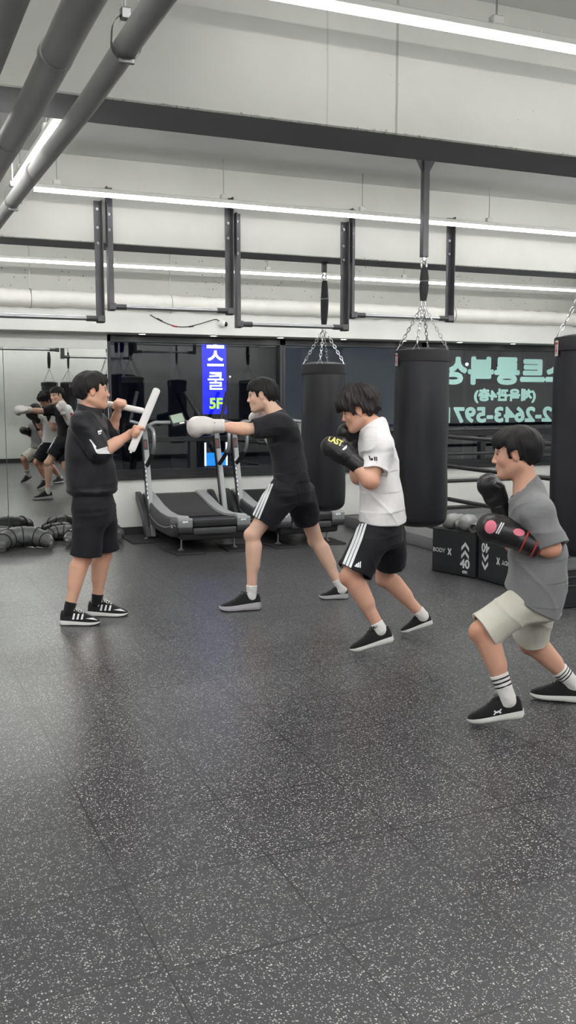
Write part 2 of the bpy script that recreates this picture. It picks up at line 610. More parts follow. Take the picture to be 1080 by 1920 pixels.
def batten(p, q, label, rods, group=None, mat='tube_light'):
    p, q = Vector(p), Vector(q)
    m = (p + q) / 2
    d = (q - p).normalized(); L = (q - p).length
    o = thing('linear_light', label, 'ceiling light', m, math.atan2(d.y, d.x))
    bm = B(); box(bm, (-L / 2, -.024, .0), (L / 2, .024, .030), .004, 1); obj('housing', bm, MT['white_paint'], o, None)
    bm = B()
    prof = [(-.0225, .002)] + [(.0225 * math.sin(a), -.0235 * math.cos(a)) for a in [math.radians(-80 + 20 * k) for k in range(9)]] + [(.0225, .002)]
    ringloft(bm, [[(x, y, z) for y, z in prof] for x in (-L / 2 + .004, L / 2 - .004)])
    obj('diffuser', bm, MT[mat], o)
    for x in (-L / 2, L / 2):
        bm = B(); box(bm, (x - .005, -.0245, -.025), (x + .005, .0245, .031), .003, 1); obj('end_cap', bm, MT['white_paint'], o, None)
    n = max(1, int(L / 1.2))
    for k in range(1, n):
        bm = B(); x = -L / 2 + L * k / n; box(bm, (x - .004, -.0248, .004), (x + .004, .0248, .0312)); obj('joint_clip', bm, MT['white_paint'], o, None)
    for r in rods:
        x = (Vector(r) - m).dot(d)
        bm = B(); tube(bm, [(x, 0, .03), (x, 0, ZC - m.z)], .004, 8); rod = obj('suspension_rod', bm, MT['galvanised'], o)
        bm = B(); box(bm, (x - .026, -.020, .030), (x + .026, .020, .066), .004, 1); obj('mounting_block', bm, MT['white_paint'], rod, None)


ZL = 2.955
batten((1.25, 3.34, 3.006), (6.5, 3.34, 3.006), 'long lit strip light at the top edge, nearest to the camera', [(2.36, 3.34, 0), (4.4, 3.34, 0)])
batten((1.06, 6.74, ZL), (8.6, 6.74, ZL), 'long lit strip light hung before the middle beam, above the pull-up bars', [(1.22, 6.74, 0), (2.42, 6.74, 0), (3.56, 6.74, 0), (4.74, 6.74, 0), (6, 6.74, 0)])
batten((-2.6, 9.75, 2.885), (8.6, 9.75, 2.885), 'long lit strip light farthest back, above the lagged pipe', [(-1, 9.75, 0), (.3, 9.75, 0), (2.30, 9.75, 0), (4.0, 9.75, 0), (5.7, 9.75, 0)])
batten((.93, 5.05, ZL), (.93, 6.66, ZL), 'short lit strip light seen end-on behind the grey pipes at left', [(.93, 5.4, 0), (.93, 6.4, 0)])
for y, lb in ((-1.1, 'added fill strip light behind the camera, nearest to the far wall'), (1.0, 'added fill strip light just ahead of the camera, above the photo'), (4.26, 'added fill strip light tucked behind the nearest beam, out of sight'), (7.70, 'added fill strip light tucked behind the middle beam, out of sight')):
    batten((-2.9, y, ZL), (9.4, y, ZL), lb, [(-1, y, 0), (2.4, y, 0), (5, y, 0), (8, y, 0)], None, 'fill_light_b' if y < 3 else 'fill_light_c')  # unseen rows added to brighten the lower part of the room
batten((4.95, 5.2, ZL), (9.6, 5.2, ZL), 'added fill strip light over the ring, beyond the right edge of the photo', [(5.5, 5.2, 0), (8.5, 5.2, 0)], None, 'fill_light_b')  # added out of view to light the figures from the right
batten((-3.1, 5.0, ZL), (.25, 5.0, ZL), 'added fill strip light beyond the left edge of the photo', [(-2.6, 5.0, 0), (-.2, 5.0, 0)], None, 'fill_light_b')  # added out of view to light the figures from the left

# downlights in the soffit over the window
MT['downlight'] = emit('lit_downlight', (1, .97, .9, 1), DOWN)
for i in range(8):
    x = 2.749 + .823 * i
    nm = ['first', 'second', 'third', 'fourth', 'fifth', 'sixth', 'seventh', 'eighth'][i]
    o = thing('downlight', 'small lit downlight over the window, %s one counted from the mirror' % nm, 'downlight', (x, 10.33, WZ1), 0, 'downlights in the soffit over the window')
    bm = B(); lathe(bm, [(.034, 0), (.048, -.001), (.050, -.005), (.046, -.009), (.036, -.008), (.034, -.002)], n=28); obj('trim_ring', bm, MT['white_plastic'], o)
    bm = B(); lathe(bm, [(.0, -.004), (.035, -.004), (.035, -.006), (0, -.0065)], n=24, cap=False); obj('lens', bm, MT['downlight'], o)


def cctv(p, face, label, cable, cl):
    o = thing('security_camera', label, 'security camera', p, face)
    bm = B(); lathe(bm, [(0, 0), (.040, 0), (.042, .006), (.040, .016), (.028, .02), (0, .02)], n=28, cap=False)
    for v in bm.verts: v.co = Vector((v.co.x, -v.co.z, v.co.y))
    obj('base', bm, MT['white_plastic'], o)
    bm = B(); ball(bm, (0, -.042, -.004), (.040, .040, .038), 14); s = obj('shell', bm, MT['white_plastic'], o)
    bm = B(); ball(bm, (.020, -.056, -.008), (.029, .029, .029), 12); obj('lens', bm, MT['glass_dark'], s)
    bm = B(); P = spline(cable, 8)
    tube(bm, P, .0045, 8); c = obj('camera_cable', bm, MT['black_plastic']); tag(c, cl, 'cable')
    return c


c = [at_y(x, y, 10.243) for x, y in ((282, 590), (293, 597), (320, 609), (345, 613), (372, 608), (395, 601), (406, 599), (412, 603))]
cb = cctv(at_y(416, 607, 10.25), 0, 'small white dome security camera on the white band above the window', c, 'thin black sagging cable running to the security camera above the window')
for i, (x, y, mt, nm) in enumerate(((295, 597, 'black_plastic', 'connector'), (323, 610.5, 'red', 'red_sleeve'), (354, 612.5, 'black_plastic', 'connector'))):
    q = at_y(x, y, 10.243); q2 = at_y(x + 9, y + (5 if i == 0 else (2 if i == 1 else -1)), 10.243)
    bm = B(); tube(bm, [q, q2], .0075, 8); obj(nm, bm, MT[mt], cb)
cctv((2.62, YF, 2.36), PI, 'white security camera on the far wall, seen only in the mirror', [(2.56, YF + .004, 2.36), (2.2, YF + .004, 2.30), (1.8, YF + .004, 2.22), (1.2, YF + .004, 2.16), (.4, YF + .004, 2.14)], 'thin cable on the far wall, seen only in the mirror')
# ---------------------------------------------------------------- pull-up frames bolted to the middle beam
YBM = 7.055


def angle_post(bm, x, z0, z1, web):
    """steel angle: one leg flat on the beam face, the other towards the room"""
    box(bm, (x - .026, -.006, z0), (x + .026, 0, z1), .001, 1)
    xw = x + web * .023
    box(bm, (xw - .003, -.062, z0), (xw + .003, 0, z1), .001, 1)


def pullup(x0, x1, z0, z1, label):
    m = (x0 + x1) / 2
    o = thing('pull_up_bar', label, 'pull-up bar', (m, YBM, z0), 0, 'pull-up bars bolted to the middle beam')
    for x, web in ((x0 - m, -1), (x1 - m, 1)):
        bm = B(); angle_post(bm, x, 0, z1 - z0, web)
        p = obj('post', bm, MT['black_steel'], o, None)
        for zz in (z1 - .19 - z0, z1 - .30 - z0, z1 - .06 - z0):
            bm = B(); tube(bm, [(x - .004, -.003, zz), (x - .004, -.018, zz)], .011, 6); tube(bm, [(x - .004, -.012, zz), (x - .004, -.026, zz)], .006, 8)
            obj('bolt', bm, MT['galvanised'], p)
    bm = B(); tube(bm, [(x0 - m, -.035, .03), (x1 - m, -.035, .03)], .0165, 18); obj('bar', bm, MT['brushed_steel'], o)
    for x, s in ((x0 - m, 1), (x1 - m, -1)):
        bm = B(); tube(bm, [(x - s * .02, -.035, .03), (x + s * .105, -.035, .03)], .0215, 18); box(bm, (x - .030, -.060, .004), (x + .030, -.004, .056), .006, 1)
        obj('socket', bm, MT['black_steel'], o)
    return o


pullup(.63, 1.56, 2.095, 2.965, 'pull-up bar cut off by the left edge of the photo')
pullup(1.645, 2.565, 2.185, 3.065, 'pull-up bar above the man in black, second from the left')
pullup(2.640, 3.556, 2.088, 2.955, 'pull-up bar third from the left, over the boxer in the charcoal tee')
pullup(3.634, 4.56, 2.19, 3.06, 'pull-up bar behind the hanger post, rightmost of the row')

# ---------------------------------------------------------------- heavy bags
MT['bag'] = plain('black_bag_vinyl', srgb(19, 21, 28), .44, 0, .5, .35, 9, .12, 3)
MT['bag_band'] = plain('black_webbing', srgb(26, 27, 31), .7, 0, .4, .2, 200)
MT['chain'] = plain('steel_chain', srgb(190, 190, 192), .28, 1.0)
MT['label_red'] = plain('red_and_white_label', srgb(205, 196, 196), .6)


def chain(bm, a, b, L=.036, w=.0095, r=.0030):
    a, b = Vector(a), Vector(b)
    d = (b - a); n = max(1, round(d.length / (L * .78)))
    s, u, d1 = frame_of(d)
    for i in range(n):
        c = a + d * ((i + .5) / n)
        q = s if i % 2 else u
        h = L / 2 - w
        pts = []
        for k in range(6): t = -PI / 2 + PI * k / 5; pts.append(c + d1 * (h + w * math.cos(t)) + q * (w * math.sin(t)))
        for k in range(6): t = PI / 2 + PI * k / 5; pts.append(c + d1 * (-h + w * math.cos(t)) + q * (w * math.sin(t)))
        tube(bm, pts, r, 5, loop=True)


def heavy_bag(x, y, z0, z1, label, top, rz=.0, R=.195, strap=None, group=None, patch=-65):
    pa = math.atan2(-y, -x) % (2 * PI) + math.radians(patch) - 3.945 - rz
    o = thing('heavy_bag', label, 'punching bag', (x, y, z0), rz, group)
    H = z1 - z0
    prof = [(0, .0), (.06, .001), (.12, .006), (R - .035, .02), (R - .012, .045), (R - .003, .085), (R + .001, .25), (R + .003, H * .5), (R, H * .8), (R - .001, H - .075), (R - .004, H - .03), (R - .012, H - .010), (R * .8, H + .006), (R * .4, H + .016), (0, H + .018)]
    rs = random.Random(int(x * 100))
    bm = B()
    fine = spline([(r, 0, z) for r, z in prof], 4)
    rings = []
    n = 56
    for p in fine:
        r, z = max(0.0005, p[0]), p[2]
        ring = []
        for k in range(n):
            a = 2 * PI * k / n
            w = (.0028 * math.sin(3 * a + 4 * z + x) + .0022 * math.sin(5 * a - 9 * z) + .0016 * math.sin(11 * z + a)) * min(1, r / .12)
            ring.append(((r + w) * math.cos(a), (r + w) * math.sin(a), z))
        rings.append(ring)
    ringloft(bm, rings, True, True)
    obj('bag_body', bm, MT['bag'], o)
    bm = B()
    lathe(bm, [(R + .001, H - .085), (R + .006, H - .083), (R + .006, H - .012), (R + .002, H - .004), (R - .012, H - .002), (R - .012, H - .02)], n=56, cap=False)
    obj('top_band', bm, MT['bag_band'], o)
    bm = B()
    rr = R + .0075
    for k in range(12):
        a0 = 3.94 + pa + k * .0175 - .10; a1 = a0 + .0175
        # small sewn patch facing the room
        vs = [bm.verts.new((rr * math.cos(a), rr * math.sin(a), z)) for a, z in ((a0, H - .115), (a1, H - .115), (a1, H - .025), (a0, H - .025))]
        bm.faces.new(vs)
    pt = obj('label_patch', bm, MT['label_red'], o, None)
    bm = B()
    rr = R + .0085
    for a0, a1, zz0, zz1 in ((3.855, 4.035, H - .048, H - .034), (3.90, 3.93, H - .105, H - .055), (3.965, 3.995, H - .105, H - .055), (3.925, 3.97, H - .09, H - .078)):
        for k in range(3):
            b0 = pa + a0 + (a1 - a0) * k / 3; b1 = pa + a0 + (a1 - a0) * (k + 1) / 3
            bm.faces.new([bm.verts.new((rr * math.cos(a), rr * math.sin(a), z)) for a, z in ((b0, zz0), (b1, zz0), (b1, zz1), (b0, zz1))])
    obj('patch_emblem', bm, MT['red'], pt, None)
    zt = top - z0
    for k in range(4):
        a = PI / 4 + PI / 2 * k
        rim = Vector(((R - .006) * math.cos(a), (R - .006) * math.sin(a), H - .008))
        d = Vector((0, 0, zt)) - rim
        knee = rim + d * .13
        bm = B()
        chain(bm, knee, Vector((.012 * math.cos(a), .012 * math.sin(a), zt - .035)))
        tg = Vector((-math.sin(a), math.cos(a), 0)) * .026
        tube(bm, [rim - tg, knee + Vector((0, 0, .006)), rim + tg], .0032, 6)
        obj('chain', bm, MT['chain'], o)
    bm = B()
    tube(bm, [(.016 * math.cos(t), 0, zt - .02 + .034 * math.sin(t)) for t in [2 * PI * k / 20 for k in range(20)]], .0045, 8, loop=True)
    ring_ = obj('ring', bm, MT['chain'], o)
    if strap:
        zs = strap - z0
        bm = B()
        n = 14; L = zs - zt - .03
        rings = []
        for i in range(n + 1):
            t = i / n
            wd = .026 + .012 * math.sin(PI * t) ** 1.0; th = .011 + .009 * math.sin(PI * t)
            cx = .006 * math.sin(2.2 * t)
            rings.append([(cx + wd * math.cos(q), th * math.sin(q), zt + .006 + L * t) for q in [2 * PI * k / 12 for k in range(12)]])
        ringloft(bm, rings)
        st = obj('strap', bm, MT['bag_band'], o)
        bm = B(); tube(bm, [(-.034, -.014, zt + .6 * L), (0, -.023, zt + .61 * L), (.034, -.014, zt + .625 * L)], .005, 6); obj('buckle', bm, MT['chain'], st)
        bm = B()
        tube(bm, [(.022 * math.cos(t), 0, zs - .012 + .030 * math.sin(t)) for t in [2 * PI * k / 24 for k in range(24)]], .006, 8, loop=True)
        obj('shackle', bm, MT['chain'], o)
    return o


def bracket(x, y, z0, z1, label, w=.022, plate=.075):
    o = thing('hanger_post', label, 'bag hanger', (x, y, z1))
    L = z1 - z0
    bm = B(); box(bm, (-w, -w, -L + .02), (w, w, -.003), .003, 1); obj('square_tube', bm, MT['black_steel'], o, None)
    bm = B(); box(bm, (-plate, -plate, -.010), (plate, plate, -.001), .002, 1)
    for s in (-1, 1):
        prism(bm, [(0, 0), (plate - w, 0), (0, -1.7 * (plate - w))], .006, basis((s * w, -.003, -.010), (s, 0, 0), (0, 0, 1), (0, 1, 0)))
    obj('top_plate', bm, MT['black_steel'], o, None)
    bm = B(); tube(bm, [(0, -.0, -L + .024), (0, 0, -L - .004)], .012, 10)
    tube(bm, [(.020 * math.cos(t), 0, -L - .012 + .020 * math.sin(t)) for t in [2 * PI * k / 20 for k in range(20)]], .0055, 8, loop=True)
    obj('eye_bolt', bm, MT['chain'], o)
    return o


P2 = at_y(792, 655, 6.02); P1 = at_y(607, 685, 7.30); P3 = at_y(1106, 640, 4.55)
zpost = at_y(799, 488, 6.02)[2]
bracket(P2[0], 6.02, zpost, ZC, 'black square steel post hanging from the ceiling above the middle punching bag', .024, .10)
b2 = heavy_bag(P2[0], 6.02, at_y(790, 992, 5.87)[2], at_y(792, 654, 5.85)[2], 'black punching bag on a long post, right behind the boxer in white', at_y(796, 566, 6.02)[2], 0, .197, zpost - .025)
z1p = at_y(611, 516, 7.30)[2]
bracket(P1[0], 7.30, z1p, ZB, 'short black hanger under the middle beam above the punching bag at left', .018, .026)
b1 = heavy_bag(P1[0], 7.30, at_y(605, 962, 7.12)[2], at_y(607, 681, 7.12)[2], 'black punching bag behind the boxer with bushy hair, leftmost of the bags', at_y(609, 612, 7.30)[2], .15, .185, z1p - .02, None, 150)
bm = B(); P = [at_y(x, y, 7.27) for x, y in ((608, 590), (604, 600), (598, 608))]
tube(bm, P, .008, 8, flat=.4)
bracket(P3[0], 4.55, 2.9, ZC, 'black hanger post of the punching bag at the right edge, above the photo')
b3 = heavy_bag(P3[0], 4.55, at_y(1106, 1052, 4.38)[2], at_y(1106, 627, 4.38)[2], 'black punching bag cut off by the right edge, behind the boy in grey', at_y(1106, 508, 4.55)[2], .3, .200, 2.88)
for i, (x, y, z0, z1, lb) in enumerate(((4.08, -1.25, .62, 1.84, 'black punching bag seen only in the mirror, left of the two by the far wall'), (4.52, -1.25, .62, 1.84, 'black punching bag seen only in the mirror, right of the two by the far wall'),
                                         (5.55, 2.85, .62, 1.84, 'black punching bag outside the right edge, reflected in the window left of the lit sign'), (7.0, 3.0, .62, 1.84, 'black punching bag outside the right edge, reflected in the window right of the lit sign'))):
    c = copy_thing(b1, (x, y, z0), .2 + i, lb, 'punching bags seen in reflections')
    bracket(x, y, 2.62, ZC, ['black hanger post by the far wall, left in the mirror', 'black hanger post by the far wall, right in the mirror', 'black hanger post beyond the right edge, nearer the window', 'black hanger post beyond the right edge, farther right'][i], .018)

# ---------------------------------------------------------------- curved treadmills by the window
MT['belt'] = plain('rubber_slat_belt', srgb(78, 78, 79), .7, 0, .4, .2, 200)
MT['rail'] = plain('light_grey_rail', srgb(176, 178, 180), .4, .15)
MT['rail2'] = plain('grey_painted_metal', srgb(138, 140, 143), .38, .25)
MT['screen'] = plain('pale_lcd', srgb(150, 170, 150), .2)


def treadmill(x, y, label, rz=0):
    o = thing('treadmill', label, 'treadmill', (x, y, 0), rz, 'curved treadmills in front of the window')
    W = .365
    zs = lambda v: float(np.interp(v, [0, .06, .2, .45, .75, 1.05, 1.35, 1.56, 1.62], [.352, .372, .355, .335, .340, .375, .435, .472, .455]))
    ys = np.linspace(0, 1.62, 34)
    # slatted belt
    bm = B(); n = 56
    for i in range(n):
        y0 = .03 + 1.56 * i / n; y1 = .03 + 1.56 * (i + .90) / n
        vs = [bm.verts.new(q) for q in ((-.235, y0, zs(y0) - .01), (.235, y0, zs(y0) - .01), (.235, y1, zs(y1) - .01), (-.235, y1, zs(y1) - .01))]
        bm.faces.new(vs)
    for i in range(33):
        vs = [bm.verts.new(q) for q in ((-.24, ys[i], zs(ys[i]) - .020), (.24, ys[i], zs(ys[i]) - .020), (.24, ys[i + 1], zs(ys[i + 1]) - .020), (-.24, ys[i + 1], zs(ys[i + 1]) - .020))]
        bm.faces.new(vs)
    g = bmesh.ops.solidify(bm, geom=bm.faces, thickness=.006)
    obj('belt', bm, MT['belt'], o, None)
    for s in (-1, 1):
        # silver foot rail
        bm = B(); rings = []
        for v in ys:
            z = zs(v) + .006
            rings.append([(s * .245, v, z - .02), (s * .250, v, z + .004), (s * .345, v, z + .006), (s * .362, v, z - .004), (s * .362, v, z - .03)])
        ringloft(bm, rings); obj('foot_rail', bm, MT['rail'], o, math.radians(50))
        # side shell
        bm = B(); rings = []
        for v in np.linspace(0, 1.62, 30):
            lo = float(np.interp(v, [0, .12, .4, .8, 1.2, 1.5, 1.62], [.23, .16, .125, .12, .14, .25, .36]))
            z = zs(v) - .004
            b = .372 + .012 * math.sin(PI * min(1, v / 1.62))
            rings.append([(s * .355, v, z), (s * b, v, z - .012), (s * (b + .014), v, (z * .6 + lo * .4)), (s * (b + .004), v, lo + .03), (s * .34, v, lo), (s * .30, v, lo)])
        ringloft(bm, rings); sh = obj('side_shell', bm, MT['dark_grey_plastic'], o, math.radians(50))
        # bright piping along the shell
        bm = B(); tube(bm, [(s * (.386 + .012 * math.sin(PI * v / 1.62)), v, zs(v) - .075 - .05 * math.sin(PI * v / 1.62)) for v in np.linspace(.02, 1.2, 20)], .006, 8); obj('trim_line', bm, MT['silver_paint'], sh)
        bm = B(); Mx = basis((s * .3915, .16, .268), (0, -s, 0), (0, .0, 1), (s, 0, 0))
        for k in range(4): box(bm, (-.035 + k * .02, -.012, 0), (-.021 + k * .02, .012, .0015), 0, 1, Mx)
        obj('shell_lettering', bm, MT['white_print'], sh, None)
        # rear corner cover with badge
        bm = B(); box(bm, (s * .30 - .075, -.045, .268), (s * .30 + .075, .055, .365), .016, 3); cv = obj('rear_cover', bm, MT['rail2'], o)
        bm = B(); box(bm, (s * .30 - .074, -.040, .215), (s * .30 + .074, .05, .275), .012, 2); obj('cover_socket', bm, MT['black_plastic'], cv)
        bm = B(); Mx = basis((s * .30 - .005, -.0455, .335), (1, 0, 0), (0, 0, 1), (0, -1, 0))
        prism(bm, [(-.03, -.008), (-.012, -.012), (.004, -.004), (.02, -.012), (.03, .006), (.012, .010), (-.004, .004), (-.02, .012)], .0015, Mx); obj('badge', bm, MT['white_print'], cv, None)
        # post leaning towards the window
        a = Vector((s * .425 + .05, 1.10, .03)); b2_ = Vector((s * .415 + .05, 1.50, 1.235))
        d = (b2_ - a).normalized()
        bm = B(); Mx = basis(a, (1, 0, 0), Vector((1, 0, 0)).cross(d) * -1, d)
        L = (b2_ - a).length
        box(bm, (-.034, -.028, 0), (.034, .028, L), .006, 2, Mx); p = obj('post', bm, MT['rail2'], o)
        bm = B(); box(bm, (-.036, -.0295, .06), (-.018, .0295, L - .02), .003, 1, Mx); obj('post_edge', bm, MT['black_plastic'], p)
        if s < 0:
            bm = B()
            for k in range(9):
                zz = .42 + k * .05
                box(bm, (-.030 + .003, -.0305, zz), (-.030 + (.010 if k % 3 else .015), -.029, zz + .032), 0, 1, Mx)
            obj('post_lettering', bm, MT['white_print'], p, None)
        bm = B(); box(bm, (-.030, -.034, .98), (.024, -.026, 1.10), .004, 1, Mx); ho = obj('cup_holder', bm, MT['black_plastic'], p)
        bm = B(); box(bm, (-.010, -.037, 1.00), (.000, -.033, 1.08), .002, 1, Mx); obj('holder_stripe', bm, MT['red'], ho)
        PB, PT = (Vector((-.53, 1.42, 1.275)), Vector((-.43, 1.50, 1.605))) if s < 0 else (Vector((.29, 1.42, 1.275)), Vector((.12, 1.50, 1.605)))
        # handrail: from the post up, back to the runner and inwards
        R0 = a + d * (L * .63)
        pts = spline([R0, R0 + Vector((0, -.20, .10)), R0 + Vector((0, -.36, .21)), R0 + Vector((0, -.38, .36)), R0 + Vector((s * .01, -.30, .43)), R0 + Vector((s * .04, .0, .46)), (-.53 if s < 0 else .29, 1.42, 1.285)], 5)
        bm = B(); tube(bm, pts, .019, 12); hr = obj('handrail', bm, MT['silver_paint'], o)
        bm = B(); tube(bm, pts[:9], .0235, 12); obj('grip', bm, MT['rubber'], hr)
        # upright push pole
        bm = B(); tube(bm, [PB, PB + Vector((0, 0, .02)), PT], .017, 12); pole = obj('push_pole', bm, MT['black_paint'], o)
        bm = B(); tube(bm, [PB + (PT - PB) * .12, PB + (PT - PB) * 1.01], .0215, 12); obj('pole_grip', bm, MT['rubber'], pole)
        # front support under the post and the levelling feet
        bm = B(); Mx2 = basis((s * .425, 0, 0), (0, 1, 0), (0, 0, 1), (s, 0, 0))
        prism(bm, [(1.04, .045), (1.16, .045), (1.30, .20), (1.60, .40), (1.64, .46), (1.60, .485), (1.50, .475), (1.22, .30)], .05, Mx2 @ Matrix.Translation((0, 0, -.025)))
        obj('front_support', bm, MT['dark_grey_plastic'], o, math.radians(30))
        for v in (.22, 1.12):
            bm = B(); xx = s * (.28 if v < 1 else .425)
            tube(bm, [(xx, v, .012), (xx, v, .15)], .009, 10); lathe(bm, [(0, .012), (.034, .012), (.036, .018), (.014, .030), (.009, .04)], (xx, v, 0), 20, cap=False)
            obj('levelling_foot', bm, MT['galvanised'], o)
    # rear roller cover and under pan
    bm = B(); box(bm, (-.225, -.050, .275), (.225, .05, .362), .02, 3); rc_ = obj('roller_cover', bm, MT['black_plastic'], o)
    bm = B(); box(bm, (-.226, -.054, .316), (.226, -.046, .321), .001, 1); obj('cover_seam', bm, MT['rubber'], rc_, None)
    bm = B(); box(bm, (-.225, -.042, .20), (.225, .05, .270), .015, 2); obj('lower_cover', bm, MT['dark_grey_plastic'], o)
    bm = B(); box(bm, (-.33, .02, .135), (.33, 1.45, .24), .03, 2); obj('under_pan', bm, MT['black_plastic'], o)
    # front handlebar with console
    hb = spline([(-.415, 1.45, 1.12), (-.40, 1.43, 1.17), (-.28, 1.40, 1.26), (-.18, 1.40, 1.268), (.18, 1.40, 1.268), (.28, 1.40, 1.26), (.40, 1.43, 1.17), (.415, 1.45, 1.12)], 5)
    bm = B(); tube(bm, hb, .021, 14); obj('handlebar', bm, MT['rail2'], o)
    Mc = Matrix.Translation((-.0, 1.375, 1.29)) @ Matrix.Rotation(math.radians(-12), 4, 'Y') @ Matrix.Rotation(math.radians(-38), 4, 'X')
    bm = B(); box(bm, (-.085, -.012, -.07), (.085, .022, .09), .01, 2, Mc); cs = obj('console', bm, MT['black_plastic'], o)
    bm = B(); box(bm, (-.070, -.0145, -.035), (.070, -.011, .078), .002, 1, Mc); obj('screen', bm, MT['screen'], cs)
    bm = B(); box(bm, (.0, -.016, -.062), (.055, -.011, -.042), .002, 1, Mc); obj('button_strip', bm, MT['white_plastic'], cs)
    o.rotation_euler = (0, 0, rz)
    return o


TX, TY = 3.065, 8.90
tm = treadmill(TX, TY, 'curved treadmill in plain view between the man in black and the charcoal tee boxer', math.radians(-2.5))
tm2 = copy_thing(tm, (TX + 1.06, TY, 0), math.radians(-2.5), 'curved treadmill half hidden behind the legs of the boxer in the charcoal tee')
MT['mat'] = plain('black_rubber_mat', srgb(44, 44, 46), .7, 0, .4, .25, 200, .1)


def mat(x, y, w, d, label, rz=0.0):
    bm = B(); box(bm, (-w / 2, -d / 2, 0), (w / 2, d / 2, .012), .003, 1)
    o = obj('rubber_pad', bm, MT['mat'], None, None); o.location = (x, y, 0.0005); o.rotation_euler = (0, 0, rz)
    return tag(o, label, 'rubber pad', 'rubber pads under the treadmill feet')


mat(TX - .27, 9.10, .27, .42, 'square black rubber pad under the near left foot of the fully visible treadmill', .12)
mat(TX + .31, 9.10, .27, .42, 'black rubber pad under the near right foot of the fully visible treadmill', -.1)
mat(TX - .40, 10.10, .40, .62, 'black rubber pad under the front left foot of the fully visible treadmill, by the wall')
mat(TX + .79, 9.10, .27, .44, 'black rubber pad under the near left foot of the half hidden treadmill', .1)
mat(TX + 1.36, 9.12, .27, .42, 'black rubber pad under the near right foot of the half hidden treadmill', -.06)
mat(TX + .46, 10.10, .26, .55, 'black rubber pad against the wall, right foot of the fully visible treadmill')
mat(TX + 1.52, 10.08, .30, .55, 'black rubber pad against the wall, far foot of the half hidden treadmill')

# ---------------------------------------------------------------- crescent training bags on the floor by the mirror
MT['crescent'] = plain('grey_black_vinyl', srgb(78, 80, 79), .34, 0, .5, .5, 26, .15)


def crescent(label, loc, rz, rx, R=.235, r=.098, span=205):
    o = thing('crescent_bag', label, 'training bag', loc, 0, 'crescent training bags piled by the mirror')
    M = Matrix.Rotation(rz, 4, 'Z') @ Matrix.Rotation(rx, 4, 'X')
    n = 34
    pt = lambda a: Vector((R * math.cos(a), R * math.sin(a), 0))
    A = [math.radians(90 - span / 2 + span * i / n) for i in range(n + 1)]
    bm = B()
    rad = []
    for i, a in enumerate(A):
        t = abs(i / n - .5) * 2
        rad.append(r * (1 - .58 * t ** 2.4) * (1 + .035 * math.sin(i * 2.1)) * (.5 if i in (0, n) else 1))
    tube(bm, [M @ pt(a) for a in A], rad, 16)
    body = obj('bag_body', bm, MT['crescent'], o)
    for sgn in (0, 1):
        a = A[0] if sgn == 0 else A[-1]
        tg = Vector((-math.sin(a), math.cos(a), 0)) * (-1 if sgn == 0 else 1)
        p = pt(a)
        bm = B()
        tube(bm, [M @ (p - tg * .02), M @ (p + tg * .02), M @ (p + tg * .05), M @ (p + tg * .075)], [.036, .024, .020, .027], 12)
        obj('end_grip', bm, MT['crescent'], o)
    for k, f in enumerate((.16, .30, .5, .70, .84)):
        i = int(f * n)
        a = A[i]
        c = pt(a); rd = Vector((math.cos(a), math.sin(a), 0))
        bm = B()
        tube(bm, [M @ (c + rd * ((rad[i] + .003) * math.cos(q)) + Vector((0, 0, (rad[i] + .003) * math.sin(q)))) for q in [2 * PI * m / 20 for m in range(20)]], .006, 6, loop=True)
        obj('strap', bm, MT['bag_band'], o)
    bm = B()
    i0, i1 = int(.33 * n), int(.67 * n)
    q0, q1 = pt(A[i0]), pt(A[i1])
    tube(bm, [M @ Vector(v) for v in spline([q0 * ((R - rad[i0]) / R), q0 * .45 + Vector((0, .01, 0)), Vector((0, .09, 0)), q1 * .45 + Vector((0, .01, 0)), q1 * ((R - rad[i1]) / R)], 5)], .011, 8)
    obj('handle', bm, MT['bag_band'], o)
    zs_ = min((ch.matrix_basis @ v.co).z for ch in o.children for v in ch.data.vertices)
    o.location = (loc[0], loc[1], loc[2] - zs_ + .001)
    return o


crescent('large crescent shaped black training bag at the left edge, nearest of the pile', (1.36, 9.78, 0), .05, math.radians(15), .24, .104, 178)
crescent('crescent shaped black training bag lying flat against the mirror behind the large one', (1.18, 10.17, 0), .2, math.radians(8), .23, .078, 180)
crescent('crescent training bag with two blunt ends, left of the legs of the man in black', (1.96, 9.82, 0), -.2, math.radians(12), .17, .092, 175)
crescent('crescent shaped black training bag against the mirror directly behind the man in black', (1.80, 10.20, 0), -.3, math.radians(8), .18, .078, 175)
crescent('crescent shaped black training bag whose blunt end shows right of the man in black', (2.24, 10.08, 0), -.35, math.radians(8), .15, .082, 175)

# ---------------------------------------------------------------- foam jump boxes with gloves on top
MT['foam_box'] = plain('black_vinyl_box', srgb(36, 38, 42), .5, 0, .5, .3, 16, .1)


